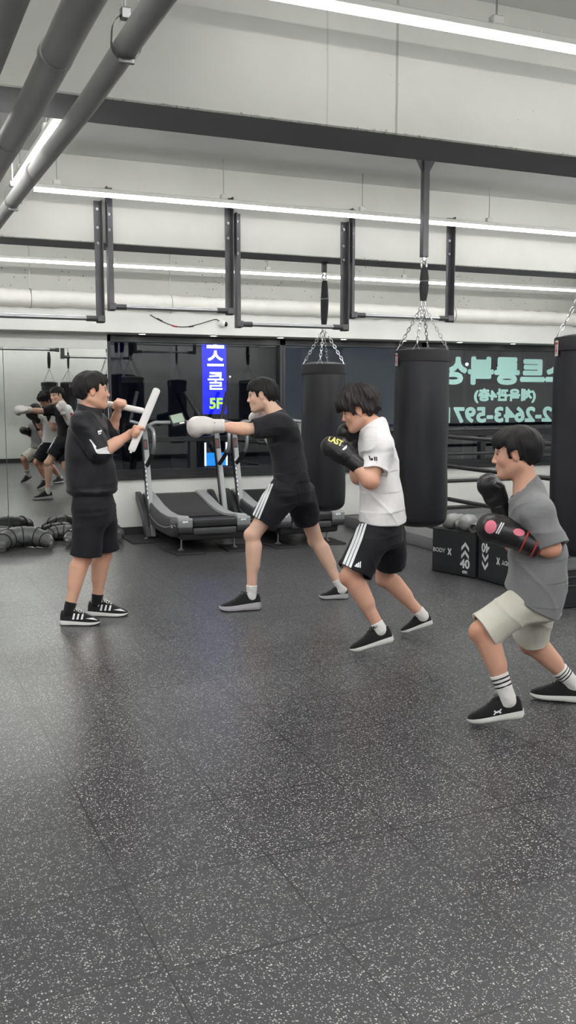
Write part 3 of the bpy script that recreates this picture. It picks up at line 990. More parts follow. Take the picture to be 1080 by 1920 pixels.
def jump_box(x, y, rz, w, d, h, label, upside=False, print_=True):
    o = thing('jump_box', label, 'jump box', (x, y, 0), rz)
    bm = B()
    box(bm, (-w / 2, -d / 2, .002), (w / 2, d / 2, h), .016, 3)
    bmesh.ops.subdivide_edges(bm, edges=[e for e in bm.edges if e.calc_length() > .2], cuts=6, use_grid_fill=True)
    for v in bm.verts:
        u, q = v.co.x / (w / 2), v.co.y / (d / 2)
        if v.co.z > h - .03: v.co.z -= .010 * max(0, (1 - u * u) * (1 - q * q)) + .003 * math.sin(9 * u + 4 * q)
        v.co.y += .002 * math.sin(7 * u + 9 * v.co.z)
    obj('cover', bm, MT['foam_box'], o, math.radians(60))
    bm = B()
    for zz in (.012, h - .014):
        tube(bm, [(-w / 2 + .006, -d / 2 - .001, zz), (w / 2 - .006, -d / 2 - .001, zz), (w / 2 + .001, -d / 2 + .006, zz), (w / 2 + .001, d / 2, zz)], .0035, 6)
    obj('seam_piping', bm, MT['bag_band'], o)
    if print_:
        fl = -1 if upside else 1
        f = lambda cx, cz: basis((cx, -d / 2 - .0045, cz), (fl, 0, 0), (0, 0, fl), (0, -1, 0) if fl > 0 else (0, -1, 0))
        X = lambda u: u * fl
        me = text_mesh('BODY', .052, .0012)
        bx_ = lettering('brand_lettering', [me], MT['white_print'], f(X(-.155), .20 if fl > 0 else h - .20), o)
        xs = [(-.024, -.03), (-.008, -.03), (.0, -.010), (.008, -.03), (.024, -.03), (.010, 0), (.024, .03), (.008, .03), (.0, .010), (-.008, .03), (-.024, .03), (-.010, 0)]
        lettering('brand_emblem', [xs], MT['white_print'], f(X(-.035), .20 if fl > 0 else h - .20), o)
        lettering('size_number', [text_mesh('40', .105, .004)], MT['white_print'], f(X(.14), .110 if fl > 0 else h - .110), o)
        lettering('unit', [text_mesh('cm', .046, .002)], MT['white_print'], f(X(.14), .045 if fl > 0 else h - .045), o)
        for zz in (.185, .255):
            zz2 = zz if fl > 0 else h - zz
            ch = [(-.042, -.028), (0, .020), (.042, -.028), (.042, .008), (0, .058), (-.042, .008)]
            ch = [(-.042, -.030), (0, .018), (.042, -.030), (.042, .004), (0, .052), (-.042, .004)]
            # two halves so that each face stays convex
            lettering('chevron', [[ch[0], ch[1], ch[4], ch[5]], [ch[1], ch[2], ch[3], ch[4]]], MT['white_print'], f(X(.14), zz2), o)
    return o


A0, A1 = at_z(808, 1070), at_z(889, 1085)
v = A1 - A0; Lw = float(np.hypot(v[0], v[1])); an = math.atan2(v[1], v[0])
nx, ny = -v[1] / Lw, v[0] / Lw
jump_box((A0[0] + A1[0]) / 2 + nx * .23, (A0[1] + A1[1]) / 2 + ny * .23, an, Lw, .45, .40, 'black foam jump box with upright 40 and arrows pointing up, gloves on top')
Bx0 = A1 + np.array((.012, -.02, 0)); an2 = math.radians(-88); Lw2 = .50
v2 = np.array((math.cos(an2), math.sin(an2), 0))
n2 = np.array((-v2[1], v2[0], 0))
c2_ = Bx0 + v2 * Lw2 / 2 + n2 * .19
jump_box(c2_[0], c2_[1], an2, Lw2, .37, .40, 'black foam jump box standing upside down, its 40 and arrows inverted, behind the boy', True)
C0 = at_z(1040, 1145)
jb3 = jump_box(C0[0] + .30, C0[1] + .21, math.radians(-2), .60, .40, .30, 'low black foam box under the punching bag at the right edge', False, False)
bm = B()
for zz in (.17, .235):
    tube(bm, [(-.29, -.203, zz), (.29, -.203, zz)], .005, 6)
obj('edge_trim', bm, MT['dark_grey_plastic'], jb3)

# ---------------------------------------------------------------- boxing ring in the corner
RX, RY, RF, RE = 5.25, 9.72, 5.0, 10.1
MT['canvas'] = plain('grey_ring_canvas', srgb(124, 125, 126), .8, 0, .3, .3, 120, .06)
MT['rope'] = plain('black_ring_rope', srgb(40, 40, 42), .24, 0, .5, .1, 60)
rg = thing('boxing_ring', 'boxing ring with four black ropes behind the boy, filling the corner by the lettered window', 'boxing ring', (RX, RY, 0))
bm = B(); box(bm, (-.10, RF - RY - .1, 0), (RE - RX, .42, .13), .012, 2); obj('platform', bm, MT['canvas'], rg)
for x, y in ((0, 0), (0, RF - RY)):
    bm = B(); tube(bm, [(x, y, .13), (x, y, 1.30)], .045, 18); ps = obj('corner_post', bm, MT['black_paint'], rg)
    bm = B(); box(bm, (x + (.05 if True else 0) - .02, y - .15, .16), (x + .12, y - .05, 1.24), .03, 2, Matrix.Identity(4)); obj('corner_pad', bm, MT['bag_band'], ps)
for k, z in enumerate((1.165, .875, .545, .225)):
    for nm, pts in (('back_rope', [(0, 0, z), ((RE - RX) / 2, 0, z - .012), (RE - RX, 0, z)]), ('side_rope', [(0, 0, z), (0, (RF - RY) / 2, z - .01), (0, RF - RY, z)])):
        bm = B(); tube(bm, spline(pts, 8), .021, 14); obj(nm, bm, MT['rope'], rg)

# ---------------------------------------------------------------- loose gloves on the jump box
for i, (px, py, Y, d, bk, m, k, lb) in enumerate((
        (850, 979, 7.10, (-.85, -.45, .0), (0, 0, 1), 'leather_pale', .98, 'dark grey boxing glove on the jump box, next to the bag'),
        (876, 980, 6.93, (-.75, -.65, .0), (0, -.2, 1), 'leather_pale', 1.05, 'pale grey boxing glove in the middle on top of the jump box'),
        (895, 982, 6.74, (.75, .6, .0), (0, 0, 1), "leather_grey", .80, 'black boxing glove at the right end on top of the jump box'))):
    p = at_y(px, py, Y); dd = np.array(d) / np.linalg.norm(d)
    GLOVES = globals().setdefault('GLOVES', []); GLOVES.append((p, dd, bk, m, k, lb))
# ---------------------------------------------------------------- beyond the glass: lit sign, dark facades; film lettering on the pane
MT['sign_blue'] = emit('lit_blue_panel', srgb(22, 30, 240), .8)
MT['sign_white'] = emit('lit_white_letter', srgb(200, 225, 255), 1.6)
MT['sign_green'] = emit('lit_green_letter', srgb(175, 235, 60), .85)
MT['sign_cyan'] = emit('lit_cyan_panel', srgb(20, 120, 220), 1.0)
YS = 14.0
sg = thing('blue_sign', 'tall blue lit sign with white lettering and 5F outside the window', 'sign', (4.87, YS, 1.28))
HB = 1.9
bm = B(); box(bm, (-.178, .0, 0), (.178, .12, HB), .006, 1); pn = obj('sign_box', bm, MT['sign_blue'], sg, None)
fr = lambda x, z: basis((x, -.004, z), (1, 0, 0), (0, 0, 1), (0, -1, 0))
lettering('sign_lettering', [text_mesh('스', .31, .008)], MT['sign_white'], fr(0, .82), pn)
lettering('sign_lettering', [text_mesh('쿨', .31, .003)], MT['sign_white'], fr(0, .49), pn)
lettering('sign_lettering', [text_mesh('로', .31, .014)], MT['sign_white'], fr(0, 1.10), pn)
lettering('floor_number', [text_mesh('5F', .225, .008)], MT['sign_green'], fr(0, .155), pn)
o = thing('lit_doorway', 'small glowing blue panel low outside the window, under the blue sign', 'lit panel', (4.87, YS, .48))
bm = B(); box(bm, (-.16, 0, 0), (.16, .05, .20), .003, 1); obj('panel', bm, MT['sign_cyan'], o, None)
for x in (-.175, .175):
    bm = B(); box(bm, (x - .008, -.01, 0), (x + .008, .03, .36), .002, 1); obj('light_strip', bm, MT['sign_white'], o, None)
MT['facade'] = plain('dark_facade', srgb(50, 54, 60), .8, 0, .3, 0, 1, .3, .6)
for i, (x, y, w, h, d) in enumerate(((5.6, 17.5, 3.6, 9, 2.0), (11.5, 15.5, 2.2, 9, 2.0), (17, 19, 5.0, 9, 2.5), (14.2, 14.4, .9, 9, 1.0))):
    o = thing('building', ['dark building behind the blue sign outside the window', 'dark building seen through the lettered window, narrow one', 'dark wide building far right outside the lettered window', 'pale pillar like facade at the right end of the lettered window'][i], 'building', (x, y, -3))
    bm = B(); box(bm, (-w / 2, 0, 0), (w / 2, d, h), .02, 1); wl = obj('wall', bm, MT['facade'], o, None)
    for a in range(2):
        for b in range(3):
            bm = B(); cx = -w / 4 + a * w / 2; cz = 3.2 + b * 1.6
            box(bm, (cx - w * .13, -.03, cz), (cx + w * .13, .02, cz + .9), .005, 1); obj('window', bm, MT['glass_dark'], wl, None)
for i, (x, y, z, s) in enumerate(((6.46, 14.0, 1.55, .022), (5.18, 14.2, 1.86, .014), (9.8, 14.5, 2.12, .03))):
    o = thing('street_lamp', ['white point of light outside, left of the leftmost bag', 'tiny white light beside the blue sign outside', 'bluish light outside behind the window lettering'][i], 'lamp', (x, y, z))
    bm = B(); ball(bm, (0, 0, 0), s, 8); obj('bulb', bm, MT['sign_white'], o)
    bm = B(); tube(bm, [(0, .01, 0), (0, .03, -2.5)], .012, 8); obj('lamp_post', bm, MT['black_paint'], o)

# teal film letters stuck to the inside of the pane; they read from the street, so mirrored from here
t = NT('teal_window_film')
t.bsdf(srgb(164, 208, 202), .55, 0, .4)
MT['film'] = t.m


def film(s, x0, x1, z0, z1, label, fat):
    me = text_mesh(s, 1.0, 0, 0)
    xs = [v.co.x for v in me.vertices]; ys = [v.co.y for v in me.vertices]
    ax, bx_, ay, by = min(xs), max(xs), min(ys), max(ys)
    bm = B()
    # the letters keep a broad margin of film round every stroke
    for k in range(13):
        q = B(); q.from_mesh(me)
        dx, dz = (0, 0) if k == 12 else (fat * math.cos(2 * PI * k / 12), fat * math.sin(2 * PI * k / 12))
        for v in q.verts:
            u = (v.co.x - ax) / (bx_ - ax); w = (v.co.y - ay) / (by - ay)
            v.co = Vector((x1 + (x0 - x1) * u - (x0 + x1) / 2 + dx, -k * .00002, z0 + (z1 - z0) * w - z0 + dz))
        tmp = bpy.data.meshes.new('tmp'); q.to_mesh(tmp); q.free(); bm.from_mesh(tmp); bpy.data.meshes.remove(tmp)
    bpy.data.meshes.remove(me)
    o = obj('window_lettering', bm, MT['film'], None, None)
    o.location = ((x0 + x1) / 2, YB + .052, z0)
    return tag(o, label, 'window lettering', 'teal film lettering on the window')


film('스트롱복싱', 6.79, 8.80, 1.725, 2.06, 'large mirrored teal Korean letters, top row on the dark window', .021)
film('(체육관4층)', 7.27, 8.25, 1.475, 1.648, 'small mirrored teal line in brackets on the dark window, middle row', .011)
film('02-2643-5971', 6.85, 8.70, 1.22, 1.405, 'mirrored teal telephone number on the dark window, bottom row', .013)
# ---------------------------------------------------------------- smooth solids meshed on a grid (bodies, clothes, gloves, hair)
f32 = np.float32


def V(*a):
    return np.array(a if len(a) > 1 else a[0], dtype=f32)


def nrm(v):
    v = np.asarray(v, dtype=f32)
    return v / max(1e-9, float(np.sqrt((v * v).sum())))


def rc(a, b, ra, rb, flat=None):
    """tapered capsule; flat=(axis, s) squeezes it along axis by s"""
    a = V(a); b = V(b)
    ba = b - a
    if flat is not None:
        ax = nrm(flat[0]); s = flat[1] - 1.0
        ba = ba + ax * (s * ba.dot(ax)); corr = 1.0 / (.5 + .5 * flat[1])
    bb = max(1e-9, float(ba.dot(ba)))

    def fn(P):
        p = P - a
        if flat is not None:
            p = p + ax * (s * (p @ ax))[..., None]
        h = np.clip((p @ ba) / bb, 0, 1)
        q = p - h[..., None] * ba
        d = np.sqrt(np.einsum('...i,...i->...', q, q)) - (ra + (rb - ra) * h)
        return d * corr if flat is not None else d
    r = max(ra, rb)
    fn.lo = np.minimum(a, b) - r; fn.hi = np.maximum(a, b) + r
    return fn


def ell(c, r, R=None):
    c = V(c); r = V(r)
    R = None if R is None else np.asarray(R, dtype=f32)     # rows: local axes

    def fn(P):
        p = P - c
        if R is not None: p = p @ R.T
        a = p / r; b = a / r
        k0 = np.sqrt(np.einsum('...i,...i->...', a, a)); k1 = np.sqrt(np.einsum('...i,...i->...', b, b)) + 1e-6
        return k0 * (k0 - 1) / k1
    m = float(r.max())
    fn.lo = c - m; fn.hi = c + m
    return fn


def rbox(c, h, rad, R=None):
    c = V(c); h = V(h) - rad
    R = None if R is None else np.asarray(R, dtype=f32)

    def fn(P):
        p = P - c
        if R is not None: p = p @ R.T
        q = np.abs(p) - h
        o = np.maximum(q, 0)
        return np.sqrt(np.einsum('...i,...i->...', o, o)) + np.minimum(q.max(-1), 0) - rad
    m = float(np.sqrt(((h + rad) ** 2).sum()))
    fn.lo = c - m; fn.hi = c + m
    return fn


def loft(st, cap=.03):
    """st: list of (centre, half_a, half_b, axis_a, axis_b[, shift]) along a spine"""
    C = [V(s[0]) for s in st]
    A = [s[1] for s in st]; Bb = [s[2] for s in st]
    XA = [nrm(s[3]) for s in st]; XB = [nrm(s[4]) for s in st]

    def fn(P):
        d = None
        for i in range(len(C) - 1):
            ba = C[i + 1] - C[i]; bb = float(ba.dot(ba))
            p = P - C[i]
            h = np.clip((p @ ba) / bb, 0, 1)
            q = p - h[..., None] * ba
            xa = XA[i] + XA[i + 1]; xa = nrm(xa); xb = nrm(XB[i] + XB[i + 1])
            a = A[i] + (A[i + 1] - A[i]) * h; b = Bb[i] + (Bb[i + 1] - Bb[i]) * h
            qa = q @ xa; qb = q @ xb
            qw2 = np.maximum(np.einsum('...i,...i->...', q, q) - qa * qa - qb * qb, 0)
            ka = qa / a; kb = qb / b
            k0 = np.sqrt(ka * ka + kb * kb + qw2 / cap ** 2)
            k1 = np.sqrt((ka / a) ** 2 + (kb / b) ** 2 + qw2 / cap ** 4) + 1e-5
            e = k0 * (k0 - 1) / k1
            e = np.where(k0 < .05, -np.minimum(a, b), e)
            d = e if d is None else np.minimum(d, e)
        return d
    m = max(max(A), max(Bb))
    fn.lo = np.min(C, 0) - m; fn.hi = np.max(C, 0) + m
    return fn


def cut(fn, pt, n):
    """keep the side of the plane that n points away from"""
    pt = V(pt); n = nrm(n)
    def g(P):
        return np.maximum(fn(P), (P - pt) @ n)
    g.lo = fn.lo; g.hi = fn.hi
    return g


def hollow(fn, cav):
    def g(P):
        return np.maximum(fn(P), -cav(P))
    g.lo = fn.lo; g.hi = fn.hi
    return g


def smin(a, b, k):
    if k <= 0: return np.minimum(a, b)
    h = np.maximum(k - np.abs(a - b), 0) / k
    return np.minimum(a, b) - h * h * k * .25


class Solid:
    def __init__(s):
        s.ops = []; s.disp = []; s.post = []

    def add(s, fn, k=.02): s.ops.append(('u', fn, k)); return s
    def sub(s, fn, k=.006): s.ops.append(('s', fn, k)); return s
    def clip(s, pt, n, k=.0):
        pt = V(pt); n = nrm(n)
        s.post.append(lambda P: (P - pt) @ n); return s
    def both(s, fn, k=.004): s.ops.append(('i', fn, k)); return s
    def wrinkle(s, fn): s.disp.append(fn); return s

    def ev(s, P):
        P = np.asarray(P, dtype=f32); d = np.full(P.shape[:-1], 9.0, dtype=f32)
        for m, fn, k in s.ops:
            e = fn(P)
            d = smin(d, e, k) if m == 'u' else (-smin(-d, e, k) if m == 's' else -smin(-d, -e, k))
        for w in s.disp: d = d + w(P)
        for w in s.post: d = -smin(-d, -w(P), .006)
        return d

    def mesh(s, name, h=.005):
        BS = 8
        us = [fn for m, fn, k in s.ops if m == 'u']
        lo = np.min([f.lo for f in us], 0) - .025; hi = np.max([f.hi for f in us], 0) + .025
        nb = np.ceil((hi - lo) / (BS * h)).astype(int)
        g = [np.arange(n) for n in nb]
        I = np.stack(np.meshgrid(*g, indexing='ij'), -1).reshape(-1, 3)
        C = (lo + (I * BS + (BS - 1) / 2) * h).astype(f32)
        r = BS * h * .87
        D = np.full(len(C), 9.0, dtype=f32); per = []
        for m, fn, k in s.ops:
            e = fn(C)
            if m == 'u':
                per.append((e, D.copy())); D = smin(D, e, k)
            else:
                per.append((e, None)); D = -smin(-D, e, k) if m == 's' else -smin(-D, -e, k)
        for w in s.post: D = np.maximum(D, w(C))
        act = np.where(np.abs(D) < r * 1.35 + .012)[0]
        off = np.stack(np.meshgrid(*[np.arange(BS)] * 3, indexing='ij'), -1).reshape(-1, 3) * h
        base = (lo + I[act] * BS * h).astype(f32)
        out = np.full((len(act), BS ** 3), 9.0, dtype=f32)
        off = off.astype(f32)
        Du = D[act]
        CH = 3000
        for q in range(0, len(act), CH):
            sl = slice(q, min(q + CH, len(act)))
            P = base[sl][:, None, :] + off[None]
            d = np.full(P.shape[:2], 9.0, dtype=f32)
            for (m, fn, k), (e, prev) in zip(s.ops, per):
                ec = e[act[sl]]
                if m == 'u': idx = np.where(ec < 2.2 * r + k)[0]
                elif m == 's': idx = np.where(ec < 2.2 * r + k)[0]
                else: idx = np.where(ec > -2.2 * r - k)[0]
                if not len(idx): continue
                v = fn(P[idx])
                t = d[idx]
                d[idx] = smin(t, v, k) if m == 'u' else (-smin(-t, v, k) if m == 's' else -smin(-t, -v, k))
            bad = d > 5
            if bad.any(): d = np.where(bad, np.maximum(Du[sl], .002)[:, None], d)
            for w in s.disp: d = d + w(P)
            for w in s.post: d = -smin(-d, -w(P), .006)
            out[sl] = d
        N = nb * BS
        G = np.empty((nb[0], nb[1], nb[2], BS, BS, BS), dtype=f32)
        Gf = G.reshape(-1, BS ** 3)
        Gf[:] = D[:, None]
        Gf[act] = out
        G = G.transpose(0, 3, 1, 4, 2, 5).reshape(N)
        return nets(name, G, lo, h)


def nets(name, G, lo, h):
    """surface nets: one vertex per cell that the surface crosses"""
    s = G < 0
    n = [k - 1 for k in G.shape]
    cnt = np.zeros(n, dtype=np.int8)
    cor = [(i, j, k) for i in (0, 1) for j in (0, 1) for k in (0, 1)]
    sub = lambda a, c: a[c[0]:c[0] + n[0], c[1]:c[1] + n[1], c[2]:c[2] + n[2]]
    for c in cor: cnt += sub(s, c)
    cell = np.argwhere((cnt > 0) & (cnt < 8))
    idx = np.full(n, -1, dtype=np.int32)
    idx[cell[:, 0], cell[:, 1], cell[:, 2]] = np.arange(len(cell))
    vals = np.stack([G[cell[:, 0] + c[0], cell[:, 1] + c[1], cell[:, 2] + c[2]] for c in cor], 1)
    acc = np.zeros((len(cell), 3)); num = np.zeros(len(cell))
    for a in range(8):
        for b in range(a + 1, 8):
            df = [cor[b][t] - cor[a][t] for t in range(3)]
            if sum(map(abs, df)) != 1: continue
            va = vals[:, a]; vb = vals[:, b]
            m = (va < 0) != (vb < 0)
            t = np.where(m, va / np.where(m, va - vb, 1), 0)
            p = np.array(cor[a])[None] + t[:, None] * np.array(df)[None]
            acc += np.where(m[:, None], p, 0); num += m
    co = lo + (cell + acc / num[:, None]) * h
    quads = []
    for ax in range(3):
        u, v = (ax + 1) % 3, (ax + 2) % 3
        sh = list(G.shape); 
        a = [slice(None)] * 3; b = [slice(None)] * 3
        a[ax] = slice(0, -1); b[ax] = slice(1, None)
        for t in (u, v):
            a[t] = slice(1, -1); b[t] = slice(1, -1)
        sa = s[tuple(a)]; sb = s[tuple(b)]
        for flip, m in ((0, sa & ~sb), (1, ~sa & sb)):
            e = np.argwhere(m)
            if not len(e): continue
            e[:, u] += 1; e[:, v] += 1
            q = []
            for du, dv in ((0, 0), (-1, 0), (-1, -1), (0, -1)):
                c = e.copy(); c[:, u] += du; c[:, v] += dv
                q.append(idx[c[:, 0], c[:, 1], c[:, 2]])
            q = np.stack(q, 1)
            quads.append(q if not flip else q[:, ::-1])
    Q = np.concatenate(quads)
    Q = Q[(Q >= 0).all(1)]
    me = bpy.data.meshes.new(name)
    me.vertices.add(len(co)); me.vertices.foreach_set('co', co.astype(f32).ravel())
    me.loops.add(Q.size); me.loops.foreach_set('vertex_index', Q.astype(np.int32).ravel())
    me.polygons.add(len(Q)); me.polygons.foreach_set('loop_start', np.arange(0, Q.size, 4, dtype=np.int32))
    me.polygons.foreach_set('use_smooth', np.ones(len(Q), dtype=bool))
    me.update(calc_edges=True)
    return me


def cloth_noise(amp, f=(14, 14, 9), seed=0.0, crease=.55):
    """folds: warped waves with pinched creases"""
    a = amp
    def fn(P):
        x, y, z = P[..., 0] * f[0], P[..., 1] * f[1], P[..., 2] * f[2]
        w = np.sin(.7 * x + 1.3 * z + seed) + .6 * np.sin(1.1 * y - .9 * z + 2 * seed)
        v = np.sin(1.3 * z + .8 * x + 1.6 * w + seed * 3) * .5 + np.sin(2.3 * x - 1.7 * z + 1.2 * w + y + seed) * .3
        c1 = 1 - np.abs(np.sin(.9 * z - .75 * x + .5 * y + .9 * w + seed))
        c2 = 1 - np.abs(np.sin(.7 * z + 1.05 * x + .4 * y - .8 * w + 2.1 * seed))
        g1 = .5 + .5 * np.sin(.35 * x - .5 * z + seed * 5); g2 = .5 + .5 * np.sin(.4 * z + .3 * x + seed * 7)
        v = v - crease * (1.5 * g1 * c1 ** 3 + 1.3 * g2 * c2 ** 3)
        return (a * v).astype(f32)
    return fn


def vcol(me, fn):
    """colour attribute from vertex positions: fn(co)->rgb"""
    co = np.empty(len(me.vertices) * 3, dtype=f32); me.vertices.foreach_get('co', co)
    c = fn(co.reshape(-1, 3))
    at = me.color_attributes.new('Col', 'FLOAT_COLOR', 'POINT')
    at.data.foreach_set('color', np.concatenate([c, np.ones((len(c), 1))], 1).astype(f32).ravel())


def bvh_of(me):
    bm = B(); bm.from_mesh(me)
    t = BVHTree.FromBMesh(bm); bm.free()
    return t


def snap(bm, trees, d, lift=.002, far=.25):
    """drop a flat decal onto a surface along direction d"""
    d = Vector(d).normalized()
    trees = trees if isinstance(trees, (list, tuple)) else [trees]
    for v in list(bm.verts):
        best = None
        for t in trees:
            hit = t.ray_cast(v.co - d * far, d, far * 2)
            if hit[0] is not None and (best is None or hit[3] < best[3]): best = hit
        if best is not None:
            v.co = best[0] - d * lift
        else:
            bm.verts.remove(v)


def dice(bm, n):
    bmesh.ops.triangulate(bm, faces=bm.faces)
    for _ in range(n):
        bmesh.ops.subdivide_edges(bm, edges=bm.edges, cuts=1, use_grid_fill=True)
# ---------------------------------------------------------------- people
def skin_mat(name, base, tone2):
    t = NT(name)
    co = t.coord()
    a = t.n('ShaderNodeVertexColor', layer_name='Col').outputs[0]
    f = t.noise(co, 22, 4)
    m = t.mix(t.math('MULTIPLY', f, .5), base, tone2)
    c = t.mix(1.0, m, a, 'MULTIPLY')
    b = t.bump(t.noise(co, 420, 2), .12, .001)
    t.bsdf(c, .52, 0, .4, b, Subsurface_Weight=.12, Subsurface_Radius=(.012, .005, .003), Subsurface_Scale=.6)
    return t.m


def hair_mat(name, col):
    t = NT(name)
    co = t.coord()
    mp = t.n('ShaderNodeMapping'); t.set(mp, 'Vector', co); t.set(mp, 'Scale', (1, 1, .18))
    h = t.noise(mp.outputs[0], 330, 2, .6, .6)
    c = t.ramp(h, [(.3, tuple(x * .6 for x in col[:3]) + (1,)), (.75, tuple(x * 1.5 for x in col[:3]) + (1,))])
    t.bsdf(c, .55, 0, .28, t.bump(h, .5, .003))
    return t.m


MT['skin'] = skin_mat('skin', srgb(216, 170, 146), srgb(198, 148, 126))
MT['skin_pale'] = skin_mat('pale_skin', srgb(224, 188, 166), srgb(208, 166, 144))
MT['hair_black'] = hair_mat('black_hair', srgb(26, 24, 25))
MT['hair_brown'] = hair_mat('dark_brown_hair', srgb(38, 33, 34))
MT['eye_white'] = plain('eye_white', srgb(225, 220, 215), .25)
MT['iris'] = plain('dark_iris', srgb(32, 22, 18), .15)
MT['brow'] = plain('eyebrow_hair', srgb(44, 36, 34), .8)
MT['jacket'] = fabric('black_nylon', srgb(21, 22, 28), .5, 500, .12, .12, .05)
MT['shorts_black'] = fabric('black_jersey', srgb(20, 21, 28), .75, 700, .2, .12, .04)
MT['tee_black'] = fabric('charcoal_tee', srgb(31, 32, 36), .85, 900, .25, .1, .06)
MT['tee_white'] = fabric('white_tee', srgb(222, 220, 221), .85, 900, .25, .03)
MT['tee_grey'] = fabric('grey_tee', srgb(124, 125, 127), .88, 900, .25, .06)
MT['shorts_cream'] = fabric('cream_shorts', srgb(205, 203, 190), .8, 800, .2, .04)
MT['white_cloth'] = fabric('white_cloth', srgb(226, 226, 228), .8, 700, .15, .03)
MT['sock_white'] = fabric('white_sock', srgb(226, 224, 222), .9, 700, .3, .03)
MT['sock_black'] = fabric('black_sock', srgb(22, 22, 25), .9, 700, .3, .05)
MT['shoe_black'] = fabric('black_knit', srgb(21, 21, 24), .75, 600, .4, .15)
MT['sole_white'] = plain('white_foam_sole', srgb(228, 228, 226), .55, 0, .4, .1, 150, .04)
MT['sole_black'] = plain('black_rubber_sole', srgb(30, 30, 32), .7)
MT['sole_silver'] = plain('silver_grey_sole', srgb(186, 184, 190), .4, .1)
MT['leather_black'] = plain('black_leather', srgb(26, 25, 27), .36, 0, .5, .25, 140, .2)
MT['leather_grey'] = plain('grey_leather', srgb(96, 98, 98), .38, 0, .5, .2, 120, .2)
MT['leather_pale'] = plain('pale_grey_leather', srgb(140, 142, 140), .36, 0, .5, .2, 120, .15)
MT['leather_white'] = plain('white_leather', srgb(214, 208, 206), .45, 0, .5, .15, 120, .05)
MT['pink'] = plain('pink_print', srgb(226, 120, 140), .4)
MT['red_wrap'] = fabric('red_wrap', srgb(190, 48, 52), .8, 600, .3, .1)
MT['gold'] = plain('yellow_print', srgb(226, 218, 120), .5)
MT['foam_white'] = plain('white_foam', srgb(228, 226, 226), .6, 0, .4, .15, 60, .03)


class Fig:
    """a figure's own frame: x to the right, y away from the viewer, z up; origin on the floor"""
    def __init__(s, P0):
        s.P0 = np.array(P0, float)
        d = s.P0 - CAM; d[2] = 0
        s.dist = float(np.linalg.norm(d)); s.n = d / s.dist
        s.r = np.array([s.n[1], -s.n[0], 0])
        s.cam = s.loc(CAM)

    def loc(s, W):
        w = np.asarray(W) - s.P0
        return np.array([w @ s.r, w @ s.n, W[2]])

    def J(s, x, y, v=0.0):
        d = ray(x, y)
        return s.loc(CAM + d * ((s.dist + v) / (d @ s.n)))

    def G(s, x, y, z=0.0):
        return s.loc(at_z(x, y, z))

    def root(s, name, label, cat):
        return thing(name, label, cat, tuple(s.P0), math.atan2(s.r[1], s.r[0]))

    def decal(s, name, polys, mat, parent, trees, n=4, lift=.0018, v=0.0):
        """flat shapes given in the photo's frame, laid onto the surface of a garment"""
        bm = B()
        for p in polys:
            if isinstance(p, bpy.types.Mesh):
                bm.from_mesh(p); bpy.data.meshes.remove(p)
            else:
                bm.faces.new([bm.verts.new((q[0], q[1], 0)) for q in p])
        dice(bm, n)
        trees = trees if isinstance(trees, list) else [trees]
        cam = Vector(s.cam)
        for w in list(bm.verts):
            q = Vector(s.J(w.co.x, w.co.y, v))
            d = (q - cam).normalized()
            best = None
            for t in trees:
                h = t.ray_cast(q - d * .6, d, 1.2)
                if h[0] is not None and (best is None or h[3] < best[1]): best = (h[0], h[3], h[1])
            if best is None: bm.verts.remove(w)
            else: w.co = best[0] - d * lift
        return obj(name, bm, mat, parent, math.radians(80))


